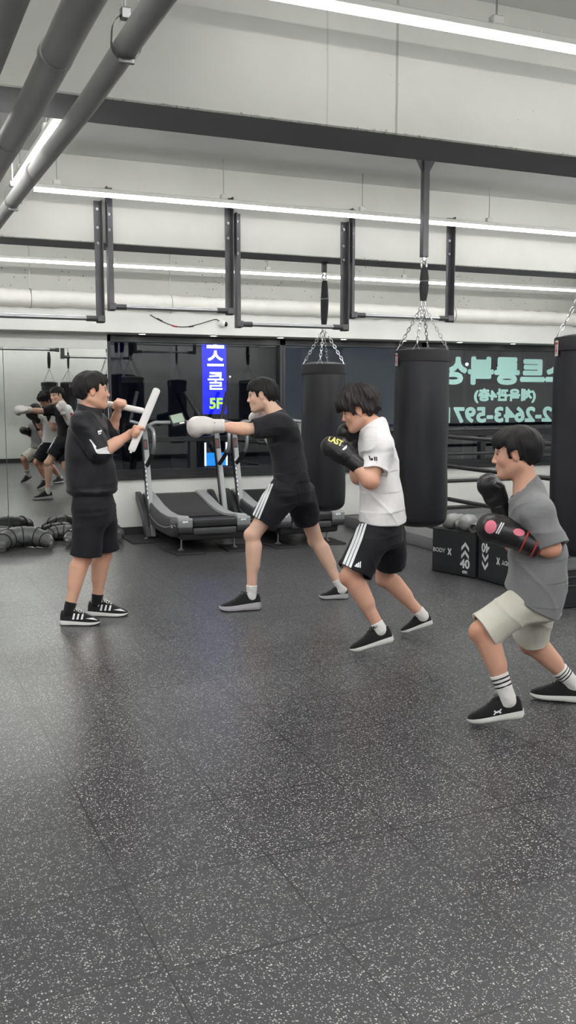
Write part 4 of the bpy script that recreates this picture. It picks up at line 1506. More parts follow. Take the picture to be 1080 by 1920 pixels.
class Head:
    def __init__(s, c, f, u, k=1.0):
        s.c = V(c); s.f = nrm(f); u = nrm(u)
        s.s = nrm(np.cross(u, s.f)); s.u = nrm(np.cross(s.f, s.s)); s.k = k
        s.R = np.stack([s.f, s.s, s.u])

    def p(s, x, y, z): return s.c + s.k * (s.f * x + s.s * y + s.u * z)
    def e(s, c, r): return ell(s.p(*c), [q * s.k for q in r], s.R)
    def c2(s, a, b, ra, rb): return rc(s.p(*a), s.p(*b), ra * s.k, rb * s.k)
    def local(s, P): return ((P - s.c) @ s.R.T) / s.k

    def add(s, S):
        S.add(s.e((-.012, 0, .034), (.097, .076, .079)), .01)
        S.add(s.e((.026, 0, -.022), (.062, .062, .088)), .03)
        for y in (1, -1):
            S.add(s.c2((-.018, .050 * y, -.050), (.060, .014 * y, -.094), .020, .019), .035)
            S.add(s.e((.052, .038 * y, -.026), (.028, .022, .026)), .02)
        S.add(s.e((.070, 0, -.097), (.018, .022, .016)), .02)
        S.add(s.e((.072, 0, -.058), (.022, .028, .024)), .015)
        S.add(s.c2((.076, -.032, .020), (.076, .032, .020), .011, .011), .02)
        for y in (1, -1):
            S.sub(s.e((.093, .034 * y, .002), (.018, .019, .012)), .014)
            S.add(s.e((.0675, .0325 * y, .0015), (.0125, .0165, .0105)), .006)
        S.add(s.c2((.083, 0, .012), (.1, 0, -.026), .0075, .0105), .012)
        S.add(s.e((.1, 0, -.031), (.012, .0115, .0095)), .008)
        for y in (1, -1):
            S.add(s.e((.092, .012 * y, -.034), (.0105, .0075, .0075)), .006)
        S.add(s.e((.0905, 0, -.0565), (.0075, .020, .0065)), .004)
        S.add(s.e((.0885, 0, -.0685), (.0085, .018, .0065)), .004)
        S.sub(s.e((.1, 0, -.0625), (.008, .020, .0016)), .002)
        for y in (1, -1):
            S.add(s.e((-.006, .074 * y, -.004), (.018, .009, .031)), .006)
            S.sub(s.e((-.001, .085 * y, .001), (.0105, .008, .019)), .004)

    def faceparts(s, root):
        for y in (1, -1):
            f = nrm(s.f * .88 + s.s * (.47 * y)); sd = nrm(np.cross(s.u, f))
            c = s.p(.0735, .0335 * y, .0015)
            M = basis((0, 0, 0), f, sd, s.u)
            k = s.k
            bm = B()
            ball(bm, c, (.0085 * k, .0140 * k, .0056 * k), 12, 0, M)
            ball(bm, c + f * (.0042 * k), (.0056 * k, .0056 * k, .0054 * k), 10, 1, M)
            obj('eye', bm, [MT['eye_white'], MT['iris']], root)
            q = lambda a, z, o: c + sd * (a * k) + s.u * (z * k) + f * (o * k)
            bm = B()
            tube(bm, [q(-.0145, -.0005, .002), q(-.008, .0045, .0066), q(0, .0060, .0086), q(.008, .0048, .0066), q(.0150, .0000, .002)], [.0009 * k, .0016 * k, .0018 * k, .0018 * k, .0010 * k], 6)
            obj('eyelashes', bm, MT['brow'], root)
            bm = B()
            tube(bm, [q(-.016, .017, .007), q(-.004, .0205, .0105), q(.010, .0200, .0085), q(.019, .0150, .002)], [.0018 * k, .0030 * k, .0030 * k, .0014 * k], 8)
            obj('eyebrow', bm, MT['brow'], root)

    def tint(s, co):
        """skin tones that belong to the skin: lips, cheeks, ears"""
        q = s.local(co)
        c = np.ones((len(co), 3))
        def blob(x, y, z, rx, ry, rz, col):
            g = np.exp(-(((q[:, 0] - x) / rx) ** 2 + ((np.abs(q[:, 1]) - y) / ry) ** 2 + ((q[:, 2] - z) / rz) ** 2))
            c[:] = c * (1 - g[:, None]) + c * np.array(col) * g[:, None]
        blob(.094, 0, -.0625, .012, .019, .009, (.78, .5, .5))
        blob(.06, .04, -.03, .03, .025, .025, (1.0, .86, .84))
        blob(-.004, .08, -.004, .02, .012, .03, (1, .85, .82))
        return c


def hair(H, root, mat, grow=.014, brow=.036, nape=-.065, fringe=0.0, clump=.003, seed=0.0, h=.004, side=-.012, lift=(0, 0, 0)):
    S = Solid()
    S.add(H.e((-.014 + lift[0], 0, .036 + lift[2]), (.099 + grow, .077 + grow * .9, .080 + grow)), 0)
    S.add(H.e((.035, 0, .066), (.055 + grow * .7, .056 + grow * .6, .034 + grow)), .02)
    S.add(H.e((-.055, 0, -.01), (.050 + grow * .7, .058 + grow * .5, .066)), .03)
    def keep(P):
        q = H.local(P)
        x, y, z = q[..., 0], q[..., 1], q[..., 2]
        jag = .007 * np.sin(y * 190 + seed + 40 * x) + .004 * np.sin(y * 410 + 2 * seed + x * 150)
        a = np.maximum(brow + jag - z, 0 * z - 1)
        b = np.maximum(x + .034 - .35 * z, nape - .25 * x - z + jag)
        c = np.maximum(x - .034 + jag, side + jag - z)
        return (np.minimum(np.minimum(a, b), c) * H.k).astype(f32)
    S.both(keep, .006)
    S.sub(H.e((.0, .080, -.006), (.021, .018, .032)), .004)
    S.sub(H.e((.0, -.080, -.006), (.021, .018, .032)), .004)
    def strands(P):
        q = H.local(P)
        x, y, z = q[..., 0], q[..., 1], q[..., 2]
        th = np.arctan2(y, x + .02)
        v = np.sin(th * 23 + 30 * z + seed + 1.2 * np.sin(th * 7 + z * 40)) * .6 + np.sin(th * 47 - 40 * z + 3 * seed + 2 * np.sin(z * 60)) * .4
        w = np.sin(x * 75 + seed + 2 * np.sin(y * 30)) * np.sin(y * 68 + 2 * seed) * np.sin(z * 60 + seed)
        w2 = np.sin(x * 33 + 2 * seed + 1.5 * np.sin(z * 25)) * np.sin(y * 37 + seed)
        return (clump * (v * .6 + w * 1.1 + w2 * .8)).astype(f32)
    S.wrinkle(strands)
    return link_mesh('hair', S.mesh('hair', h), mat, root)


def limb(S, a, b, c, r0, r1, r2, bulge1=0.0, bulge2=0.0, side=None, k=.02):
    """a-b-c with muscle: upper a-b, lower b-c"""
    a, b, c = V(a), V(b), V(c)
    S.add(rc(a, b, r0, r1), k)
    S.add(rc(b, c, r1 * .96, r2), k)
    if bulge1:
        m = a + (b - a) * .45
        S.add(rc(m + (a - b) * .18, m + (b - a) * .18, bulge1, bulge1 * .92), .03)
    if bulge2:
        off = side if side is not None else V(0, 0, 0)
        m = b + (c - b) * .30 + off
        S.add(rc(m + (b - c) * .12, m + (c - b) * .2, bulge2, bulge2 * .82), .03)


def grip_hand(S, wrist, at, axis, palm, r, curl=1.0, k=1.0, flip=1):
    """a hand closed round a bar: at = point of the bar's axis, axis = along the bar towards the index finger, palm = from the bar to the palm"""
    at = V(at); ax = nrm(axis); e1 = nrm(np.asarray(palm) - ax * np.dot(palm, ax)); e2 = nrm(np.cross(ax, e1)) * flip
    fr = .0086 * k
    R = r + fr * .9
    pc = at + e1 * (r + .016 * k)
    # palm: flattened, wide along the bar
    S.add(rc(pc - ax * .026 * k - e2 * .012 * k, pc + ax * .026 * k - e2 * .012 * k, .019 * k, .020 * k), .012)
    S.add(rc(pc - ax * .024 * k + e2 * .020 * k, pc + ax * .026 * k + e2 * .022 * k, .0125 * k, .0135 * k), .014)
    S.add(rc(V(wrist), pc - e2 * .02 * k, .025 * k, .022 * k), .02)
    L = [.92, 1.05, 1.0, .8]
    for i in range(4):
        o = ax * ((1.5 - i) * .0185 * k)
        pts = []
        for t, rr in ((28, R + .010 * k), (80, R + .003), (140, R), (188 + 34 * (L[i] - 1), R)):
            a = math.radians(t * (1 if t < 60 else L[i] * curl))
            pts.append(at + o + e1 * (rr * math.cos(a)) + e2 * (rr * math.sin(a)))
        for q in range(3):
            S.add(rc(pts[q], pts[q + 1], fr * (1.08 - .07 * q), fr * (1.0 - .08 * q)), .003)
    tb = pc + ax * .030 * k - e2 * .022 * k
    p1 = at + ax * .040 * k + e1 * (R + .004) * .35 - e2 * (R + .006)
    p2 = at + ax * .030 * k - e1 * (R * .75) - e2 * (R * .7)
    S.add(rc(tb, p1, .0125 * k, .0108 * k), .008); S.add(rc(p1, p2, .0104 * k, .0088 * k), .003)


def shoe(root, heel, toe, ups=(0, 0, 1), L=None, upper='shoe_black', sole='sole_white', bottom=None, wide=1.0, wavy=0.0, high=1.0, laces='sole_white', name='shoe', tip=None):
    heel = V(heel); toe = V(toe)
    d = toe - heel; L = float(np.linalg.norm(d)); d = nrm(d)
    s = nrm(np.cross(V(ups), d)); u = nrm(np.cross(d, s))
    k = L / .285
    P = lambda t, y, z: Vector(heel + d * (t * L) + s * y * k + u * z * k)
    st = [(-.01, .020, .012), (.03, .034, .0), (.12, .0405, 0), (.30, .0405, .001), (.45, .0415, .001), (.62, .046, 0), (.78, .047, .001), (.90, .038, .004), (.97, .022, .009), (1.0, .008, .014)]
    hs = [.034, .036, .036, .033, .030, .027, .025, .024, .024, .022]
    bm = B(); rings = []
    for (t, w, z0), hh in zip(st, hs):
        w *= wide
        zt = hh * high + .001
        z0 = z0 + wavy * .004 * (math.sin(t * 21) + .6)
        q = .006
        prof = [(-w + q, z0), (-w, z0 + q), (-w * 1.03, (z0 + zt) / 2), (-w * .97, zt), (w * .97, zt), (w * 1.03, (z0 + zt) / 2), (w, z0 + q), (w - q, z0)]
        rings.append([P(t, y, z) for y, z in prof])
    ringloft(bm, rings)
    so = None
    # upper
    up = [(.0, .024, .080), (.03, .0335, .106), (.12, .0405, .112), (.24, .0420, .110), (.34, .0425, .114), (.46, .0430, .108), (.60, .0465, .086), (.76, .047, .065), (.88, .040, .053), (.96, .024, .042), (.995, .008, .030)]
    bu = B(); rings = []
    for t, w, hh in up:
        w *= wide * .93
        z0 = .016 * high
        r = []
        for j in range(15):
            a = PI * j / 14
            cx = -math.cos(a); sz = math.sin(a)
            e = .62 if t > .4 else .8
            r.append(P(t, w * math.copysign(abs(cx) ** e, cx) * (1 - .22 * sz * (1 if t < .4 else .3)), z0 + (hh - z0) * sz ** .75))
        r.append(P(t, w * .5, z0 - .004)); r.append(P(t, -w * .5, z0 - .004))
        rings.append(r)
    ringloft(bu, rings)
    o = obj(name, bu, MT[upper], root, math.radians(60))
    so = obj('sole', bm, MT[sole], o, math.radians(50))
    if bottom:
        bb = B(); rings = []
        for (t, w, z0), hh in zip(st, hs):
            w *= wide
            rings.append([P(t, -w * 1.0, z0 + .007), P(t, -w * .98, z0 - .001), P(t, w * .98, z0 - .001), P(t, w * 1.0, z0 + .007)])
        ringloft(bb, rings); obj('outsole', bb, MT[bottom], o, math.radians(50))
    bl = B()
    lz = lambda t: np.interp(t, [q[0] for q in up], [q[2] for q in up])
    for i in range(5):
        t = .36 + i * .055
        pts = [P(t + .01, -.021, lz(t) - .010), P(t, -.008, lz(t) + .003), P(t, .008, lz(t) + .003), P(t + .01, .021, lz(t) - .010)]
        tube(bl, pts, .0028 * k, 6)
    for y in (-1, 1):
        tube(bl, [P(.36, 0, .114), P(.40, .014 * y, .124), P(.46, .028 * y, .119), P(.43, .014 * y, .112), P(.36, .0, .115)], .0024 * k, 6)
        tube(bl, [P(.36, 0, .114), P(.43, .020 * y, .112), P(.52, .032 * y, .096)], .0024 * k, 6)
    obj('laces', bl, MT[laces], o)
    bt = B()
    rings = []
    for t, z, w in ((.27, .116, .016), (.33, .126, .019), (.36, .120, .019), (.50, .098, .020)):
        rings.append([P(t, -w, z - .004), P(t, -w * .6, z), P(t, w * .6, z), P(t, w, z - .004), P(t, 0, z - .006)])
    ringloft(bt, rings); obj('tongue', bt, MT[upper], o, math.radians(60))
    return o, so


def foot_points(j, feet):
    """ankle and instep of each foot from where its shoe stands"""
    for s, (hl, to, ups) in feet.items():
        hl, to = V(hl), V(to)
        d = to - hl; L = float(np.linalg.norm(d)); d = d / L
        sd = nrm(np.cross(V(ups), d)); u = nrm(np.cross(d, sd))
        j['an' + s] = hl + d * (.21 * L) + u * (.098 * L / .285)
        j['to' + s] = hl + d * (.50 * L) + u * (.042 * L / .285)


def sock(root, knee, ankle, top, r0, r1, mats, bands=None, toe=None, name='sock'):
    """a sock over the foot and up the shin: top = fraction of the shin it covers"""
    k = V(knee); a = V(ankle)
    d = nrm(k - a); Ls = float(np.linalg.norm(k - a)) * top
    S = Solid()
    S.add(cut(rc(a - d * .01, a + d * (Ls + .04), r0, r1), a + d * Ls, d), 0)
    if toe is not None:
        S.add(rc(a - d * .01, V(toe), r0 * .80, r0 * .5), .02)
    S.wrinkle(cloth_noise(.0014, (30, 30, 40), Ls * 50, .6))
    o = link_mesh(name, S.mesh(name, .004), mats[0], root)
    for lo, hi in bands or ():
        bm = B()
        n = 3
        R = lambda t: r0 + (r1 - r0) * (t * Ls) / (Ls + .04) + .0022
        tube(bm, [a + d * (Ls * (lo + (hi - lo) * i / n)) for i in range(n + 1)], [R(lo) - .003] + [R(lo + (hi - lo) * i / n) for i in range(1, n)] + [R(hi) - .003], 32)
        obj('stripe', bm, mats[1], o)
    return o


def torso(j, dims, seed=0):
    """loft through pelvis, waist, chest, shoulders"""
    lat0 = nrm(V(j['hpL']) - V(j['hpR'])); lat1 = nrm(V(j['shL']) - V(j['shR']))
    pts = j['spine']                       # pelvis bottom ... neck base
    n = len(pts); st = []
    for i, (p, (a, b)) in enumerate(zip(pts, dims)):
        t = i / (n - 1)
        la = nrm(lat0 * (1 - t) + lat1 * t)
        q0 = V(pts[max(i - 1, 0)]); q1 = V(pts[min(i + 1, n - 1)])
        ax = nrm(q1 - q0)
        la = nrm(la - ax * la.dot(ax)); fb = nrm(np.cross(ax, la))
        st.append((p, a, b, la, fb))
    return st


def shoulders(A, j, r0, r1, k=.04):
    for s in 'LR':
        A.add(rc(V(j['neck']) + V(0, 0, -.012), j['sh' + s], r0, r1), k)


def skin_body(j, H, dims, arm=(.050, .041, .029), leg=(.083, .055, .037), k=1.0, hands=None, nose=True):
    S = Solid()
    S.add(loft(torso(j, [(a * .93, b * .92) for a, b in dims]), .04), .02)
    nb = V(j['neck']); hb = H.p(-.022, 0, -.045)
    S.add(rc(nb, hb, .060 * k, .052 * k), .03)
    H.add(S)
    S.add(rc(V(j['neck']) + .02 * nrm(V(j['shL']) - V(j['neck'])), j['shL'], .05 * k, .052 * k), .04)
    S.add(rc(V(j['neck']) + .02 * nrm(V(j['shR']) - V(j['neck'])), j['shR'], .05 * k, .052 * k), .04)
    for s in 'LR':
        limb(S, j['sh' + s], j['el' + s], j['wr' + s], arm[0], arm[1], arm[2], arm[0] * .98, arm[1] * 1.04)
        kn, an, hp = V(j['kn' + s]), V(j['an' + s]), V(j['hp' + s])
        S.add(rc(hp, kn, leg[0], leg[1]), .03)
        S.add(rc(kn, an, leg[1] * .96, leg[2]), .02)
        ft = V(j['to' + s]) - an; ft = ft - nrm(an - kn) * ft.dot(nrm(an - kn))
        back = -nrm(ft)
        m = kn + (an - kn) * .30
        S.add(rc(m + back * .016 * k + (kn - an) * .10, m + back * .014 * k + (an - kn) * .20, leg[1] * .98, leg[1] * .74), .03)
        S.add(ell(kn - back * .030 * k, (.030 * k, .030 * k, .036 * k)), .03)
        S.add(rc(an, V(j['to' + s]), leg[2] * .8, leg[2] * .4), .012)
    if hands: hands(S)
    return S


def finish_body(fig, root, S, H, mat, h=.0045, extra=None, name='body'):
    me = S.mesh(name, h)
    def fn(co):
        c = H.tint(co)
        if extra is not None: c = extra(co, c)
        return c
    vcol(me, fn)
    return link_mesh(name, me, mat, root)


def red_spots(spots):
    def fn(co, c):
        for p, r, col in spots:
            g = np.exp(-((co - V(p)) ** 2).sum(1) / r ** 2)[:, None]
            c = c * (1 - g) + c * np.array(col) * g
        return c
    return fn


def boxing_glove(root, wrist, d, back, side, mats, k=1.0, cuff=.10, h=.005, name='boxing_glove', puff=1.0):
    """wrist -> knuckles along d; back = out of the back of the hand; side = towards the thumb"""
    w = V(wrist); d = nrm(d); b = V(back); b = nrm(b - d * b.dot(d)); s = nrm(np.cross(d, b))
    if s.dot(V(side)) < 0: s = -s
    R = np.stack([d, s, b])
    S = Solid()
    P = lambda x, y, z: w + k * (d * x + s * y + b * z)
    S.add(ell(P(.115, -.004, .010), (.088 * k, .060 * k * puff, .056 * k * puff), R), .0)
    S.add(ell(P(.150, -.004, -.006), (.060 * k, .060 * k * puff, .062 * k * puff), R), .02)
    S.add(rc(P(.02, 0, 0), P(.07, 0, 0), .046 * k, .052 * k), .03)
    S.add(rc(P(.052, .046, -.012), P(.118, .064, -.026), .027 * k, .029 * k), .014)
    S.add(ell(P(.135, .056, -.034), (.028 * k, .026 * k, .026 * k), R), .012)
    S.sub(rc(P(.085, -.06, -.062), P(.085, .05, -.062), .012 * k, .012 * k), .015)
    for y in (-.018, .014):
        S.sub(rc(P(.03, y, .064), P(.14, y, .0705), .0035 * k, .0035 * k), .004)
    S.wrinkle(cloth_noise(.0012, (40, 40, 40), k * 3))
    o = link_mesh(name, S.mesh(name, h), mats[0], root)
    C = Solid()
    C.add(rc(P(-cuff + .035, 0, 0), P(.032, 0, 0), .047 * k, .049 * k), 0)
    C.clip(P(-cuff + .02, 0, 0), -d, .008); C.clip(P(.036, 0, 0), d, .012)
    C.sub(rc(P(-cuff, 0, 0), P(-cuff + .04, 0, 0), .037 * k, .036 * k), .004)
    link_mesh('cuff', C.mesh('cuff', h), mats[1], o)
    if len(mats) > 2:
        bm = B()
        for x in (-.045, .004):
            tube(bm, [P(x, .049 * math.cos(a), .049 * math.sin(a)) for a in [2 * PI * q / 24 for q in range(24)]], .0032 * k, 6, loop=True)
        obj('binding', bm, mats[2], o)
    return o
# ---------------------------------------------------------------- the coach in black, two foam sticks in his hands
def leg_cloth(S, hp, kn, r0, r1, hem, over=.06, inner=.016, k=.03, flat=None, start=.2):
    """a trouser leg cut at fraction hem of the thigh, with an open end"""
    hp, kn = V(hp), V(kn)
    d = nrm(kn - hp); L = float(np.linalg.norm(kn - hp))
    e = hp + d * (L * hem)
    s0 = hp + d * (L * start)
    S.add(hollow(cut(rc(s0, hp + d * (L * hem + over), r0, r1, flat), e, d), rc(e - d * .10, e + d * .05, (r0 * .35 + r1 * .65) - inner - .004, r1 - inner + .003, flat)), k)
    return lambda: None


def sleeve(S, sh, el, r0, r1, frac, over=.05, inner=.015, k=.03, flat=None):
    sh, el = V(sh), V(el)
    d = nrm(el - sh); L = float(np.linalg.norm(el - sh)); e = sh + d * (L * frac)
    S.add(hollow(cut(rc(sh, e + d * over, r0, r1, flat), e, d), rc(e - d * .06, e + d * .05, r1 - inner - .002, r1 - inner + .003, flat)), k)
    return lambda: None


def neckline(S, pf, pb, c, up, r=.064, wall=.010):
    """a tee's neck: a short tube cut by the plane through its front and back points"""
    pf, pb, c, up = V(pf), V(pb), V(c), nrm(up)
    S.add(rc(c - up * .05, c + up * .05, r + .012, r), .035)
    ln = pb - pf
    n = nrm(up - nrm(ln) * float(up.dot(nrm(ln))))
    S.clip(pf, n, .006)
    S.sub(rc(c - up * .03, c + up * .12, r - wall, r - wall + .004), .004)
    e1 = nrm(ln - up * float(ln.dot(up))); e2 = np.cross(up, e1)
    ring = []
    for i in range(28):
        a = 2 * PI * i / 28
        p = c + (e1 * math.cos(a) + e2 * math.sin(a)) * (r + .004)
        p = p - up * (float((p - pf).dot(n)) / float(up.dot(n))) - up * .002
        ring.append(p)
    return ring


def collar(ring, mat, parent, r=.0062):
    bm = B(); tube(bm, ring, r, 8, loop=True)
    return obj('collar', bm, MT[mat], parent)


def coach():
    F = Fig(at_z(180, 1160))
    J, G = F.J, F.G
    t = F.root('person', 'man in black jacket and shorts facing right with two white foam sticks', 'person')
    fn_, ff = G(139, 1168), G(188, 1153)
    vn, vf = fn_[1], ff[1]
    H = Head(J(173, 733, 0.0), (1, .10, .02), (-.03, 0, 1), 1.06)
    j = dict(
        hpL=J(182, 928, .085), hpR=J(170, 928, -.085), knL=J(193, 1040, vf), knR=J(155, 1045, vn),
        shL=J(172, 793, .175), shR=J(158, 797, -.165), neck=J(165, 778, 0.0),
        elR=J(190, 848, -.225), wrR=J(246, 813, -.20), elL=J(206, 815, .30), wrL=J(219, 778, .20))
    feet = {'R': (G(114, 1171), G(188, 1171), (0, 0, 1)), 'L': (G(166, 1154), G(240, 1155), (0, 0, 1))}
    foot_points(j, feet)
    j['spine'] = [J(174, 952), J(174, 920), J(172, 880), J(168, 838), J(165, 806), J(164, 785)]
    dims = [(.150, .105), (.165, .115), (.150, .105), (.160, .115), (.165, .100), (.10, .07)]
    # sticks
    a, b = J(295, 729, -.26), J(246, 846, -.235)
    axis = nrm(a - b)
    hold = V(b + (a - b) * .30)
    Rs = .017
    c, d2 = J(200, 757, .20), J(270, 771, .11)
    ax2 = nrm(d2 - c); hold2 = V(c + (d2 - c) * .38)

    def hands(S):
        grip_hand(S, j['wrR'], hold, axis, V(-.75, -.35, -.15), .017, 1.0, 1.0, -1)
        grip_hand(S, j['wrL'], hold2, -ax2, V(-.1, -.62, .72), .022, 1.0, 1.0, 1)
    S = skin_body(j, H, dims, hands=hands, leg=(.085, .058, .033))
    kn = [(j['knL'], .07, (1, .86, .82)), (j['knR'], .07, (1, .86, .82)), (hold, .06, (1, .84, .82)), (j['elR'], .05, (1, .9, .88))]
    finish_body(F, t, S, H, MT['skin'], .0042, red_spots(kn))
    H.faceparts(t)
    hair(H, t, MT['hair_black'], .015, .040, -.062, clump=.0042, side=.0, h=.0035)

    # jacket
    A = Solid()
    jd = [(.196, .170), (.200, .175), (.196, .166), (.190, .152), (.190, .136), (.172, .104), (.080, .070)]
    sp = [J(172, 925), J(171, 905), J(169, 870), J(166, 832), J(164, 803), J(163, 785), J(166, 770)]
    A.add(loft(torso(dict(j, spine=sp), jd), .03), .0)
    A.add(rc(j['shR'] + V(.01, .05, -.02), j['shR'], .085, .085), .05)
    A.add(rc(j['shL'] + V(.01, -.05, -.02), j['shL'], .085, .085), .05)
    cs = [sleeve(A, j['shR'], j['elR'], .088, .075, 1.0, .06), sleeve(A, j['shL'], j['elL'], .088, .072, 1.02, .06)]
    dR = nrm(j['wrR'] - j['elR'])
    eR = V(j['elR'])
    A.add(cut(rc(eR, eR + dR * .08, .073, .064), eR + dR * .045, dR), .03)
    A.clip(J(171, 928), (0.02, 0, -1), .012)
    A.sub(rc(J(171, 945), J(171, 918), .15, .15), .01)
    A.sub(rc(eR + dR * .0, eR + dR * .12, .052, .056), .004)
    # collar
    nk = V(J(168, 772)); up = nrm(H.p(-.02, 0, -.05) - nk)
    A.add(cut(cut(rc(nk - up * .02, nk + up * .07, .086, .080), nk + up * .032, up + V(.25, 0, 0)), nk - up * .03, -up), .02)
    A.sub(rc(nk - up * .02 + V(.012, 0, 0), nk + up * .12 + V(.03, 0, 0), .064, .078), .006)
    A.sub(rc(nk + V(.06, 0, .05), nk + V(.105, 0, -.035), .028, .006), .008)
    A.wrinkle(cloth_noise(.0085, (13, 12, 11), 1.0))
    bl = lambda P: (.006 * np.exp(-((P[..., 2] - sp[0][2] - .02) / .018) ** 2)).astype(f32)
    A.wrinkle(lambda P: -bl(P) + (.012 * np.exp(-((P[..., 2] - sp[0][2] + .005) / .02) ** 2)).astype(f32))
    me = A.mesh('jacket', .004)
    jk = link_mesh('jacket', me, MT['jacket'], t)
    tr = bvh_of(me)
    F.decal('sleeve_panel', [[(170, 826), (178, 838), (182, 843), (208, 835), (209, 847), (207, 851), (184, 851), (180, 848)]], MT['white_cloth'], jk, tr, 4)
    F.decal('chest_print', [[(183, 808), (191, 806), (191, 809), (184, 812)], [(184, 813), (190, 811), (190, 813), (185, 815)]], MT['white_print'], jk, tr, 2)
    F.decal('sleeve_piping', [[(167, 824), (170, 824), (181, 838), (179, 840)]], MT['white_cloth'], jk, tr, 2)
    # shirt hem below the jacket and shorts
    Q = Solid()
    sd = [(.160, .135), (.168, .142), (.158, .128), (.14, .11)]
    ssp = [J(176, 975), J(175, 955), J(174, 932), J(173, 915)]
    Q.add(loft(torso(dict(j, spine=ssp), sd), .04), 0)
    o1 = leg_cloth(Q, V(j['hpR']) + V(.008, 0, 0), j['knR'] + V(.022, 0, 0), .110, .105, .97, k=.06)
    o2 = leg_cloth(Q, V(j['hpL']) + V(.005, 0, 0), j['knL'] + V(.016, 0, 0), .108, .100, .92, k=.06)
    o1(); o2()
    Q.wrinkle(cloth_noise(.0075, (11, 11, 10), 4.0))
    me = Q.mesh('shorts', .005)
    sh = link_mesh('shorts', me, MT['shorts_black'], t)
    # feet
    for s, (hl, to, ups) in feet.items():
        o, so = shoe(t, hl, to, upper='shoe_black', sole='sole_white', bottom='sole_black', wide=1.05, high=1.0)
        tr = bvh_of(o.data)
        x0 = 0 if s == 'R' else 52
        y0 = 0 if s == 'R' else -16.5
        st = []
        for i in range(3):
            x = 136 + i * 8 + x0; y = 1153 + y0
            st.append([(x + 2, y - 3 + i * .6), (x + 5, y - 2.5 + i * .6), (x - 4 + 7, y + 8.5), (x - 1, y + 8.5)])
        st.append([(117 + x0, 1141 + y0), (121 + x0, 1140 + y0), (124 + x0, 1150 + y0), (121 + x0, 1152 + y0)])
        st.append([(160 + x0, 1160 + y0), (174 + x0, 1158 + y0), (184 + x0, 1163 + y0), (172 + x0, 1161.5 + y0)])
        st.append([(129 + x0, 1141 + y0), (132 + x0, 1140 + y0), (134 + x0, 1152 + y0), (131 + x0, 1154 + y0)])
        F.decal('stripes', st, MT['white_print'], o, tr, 3)
        sock(t, j['kn' + s], j['an' + s], .17, .036, .044, [MT['sock_black']], toe=j['to' + s])
    # the sticks themselves
    W = Matrix.Translation(t.location) @ Matrix.Rotation(t.rotation_euler[2], 4, 'Z')
    def stick(p, q, label, flat, r):
        p, q = Vector(p), Vector(q)
        o = thing('foam_stick', label, 'foam stick', W @ ((p + q) / 2), t.rotation_euler[2])
        m = (p + q) / 2
        d = (q - p).normalized(); L = (q - p).length
        x = d.cross(Vector((0, 1, 0))).normalized(); y = x.cross(d)
        bm = B()
        rings = []
        prof = [(0, .72), (.006, .9), (.014, 1.0), (.12, 1.0), (.5, 1.03), (.88, 1.0), (L - .014, 1.0), (L - .006, .9), (L, .72)]
        prof = [(a if a < .1 or a > L - .1 else a * L, w) if a not in (.12, .5, .88) else (a * L, w) for a, w in prof]
        for a, w in prof:
            rr = []
            for i in range(20):
                an = 2 * PI * i / 20
                e = .55 if flat < 1 else 1
                cx, sy = math.cos(an), math.sin(an)
                rr.append(p - m + d * a + x * (r[0] * w * math.copysign(abs(cx) ** e, cx)) + y * (r[1] * w * math.copysign(abs(sy) ** e, sy)))
            rings.append(rr)
        ringloft(bm, rings)
        obj('foam_sleeve', bm, MT['foam_white'], o)
        bm = B()
        tube(bm, [p - m - d * .012, p - m + d * .01], .009, 12); tube(bm, [q - m - d * .008, q - m + d * .004], min(r) * .6, 12)
        obj('end_cap', bm, MT['white_plastic'], o)
        return o
    stick(b, a, 'flat white foam stick held upright in the nearer hand of the man in black', .5, (.0255, .017))
    stick(c, d2, 'round white foam stick held level in the raised far hand beside his chin', 1, (.022, .022))
    return F, t


coach()
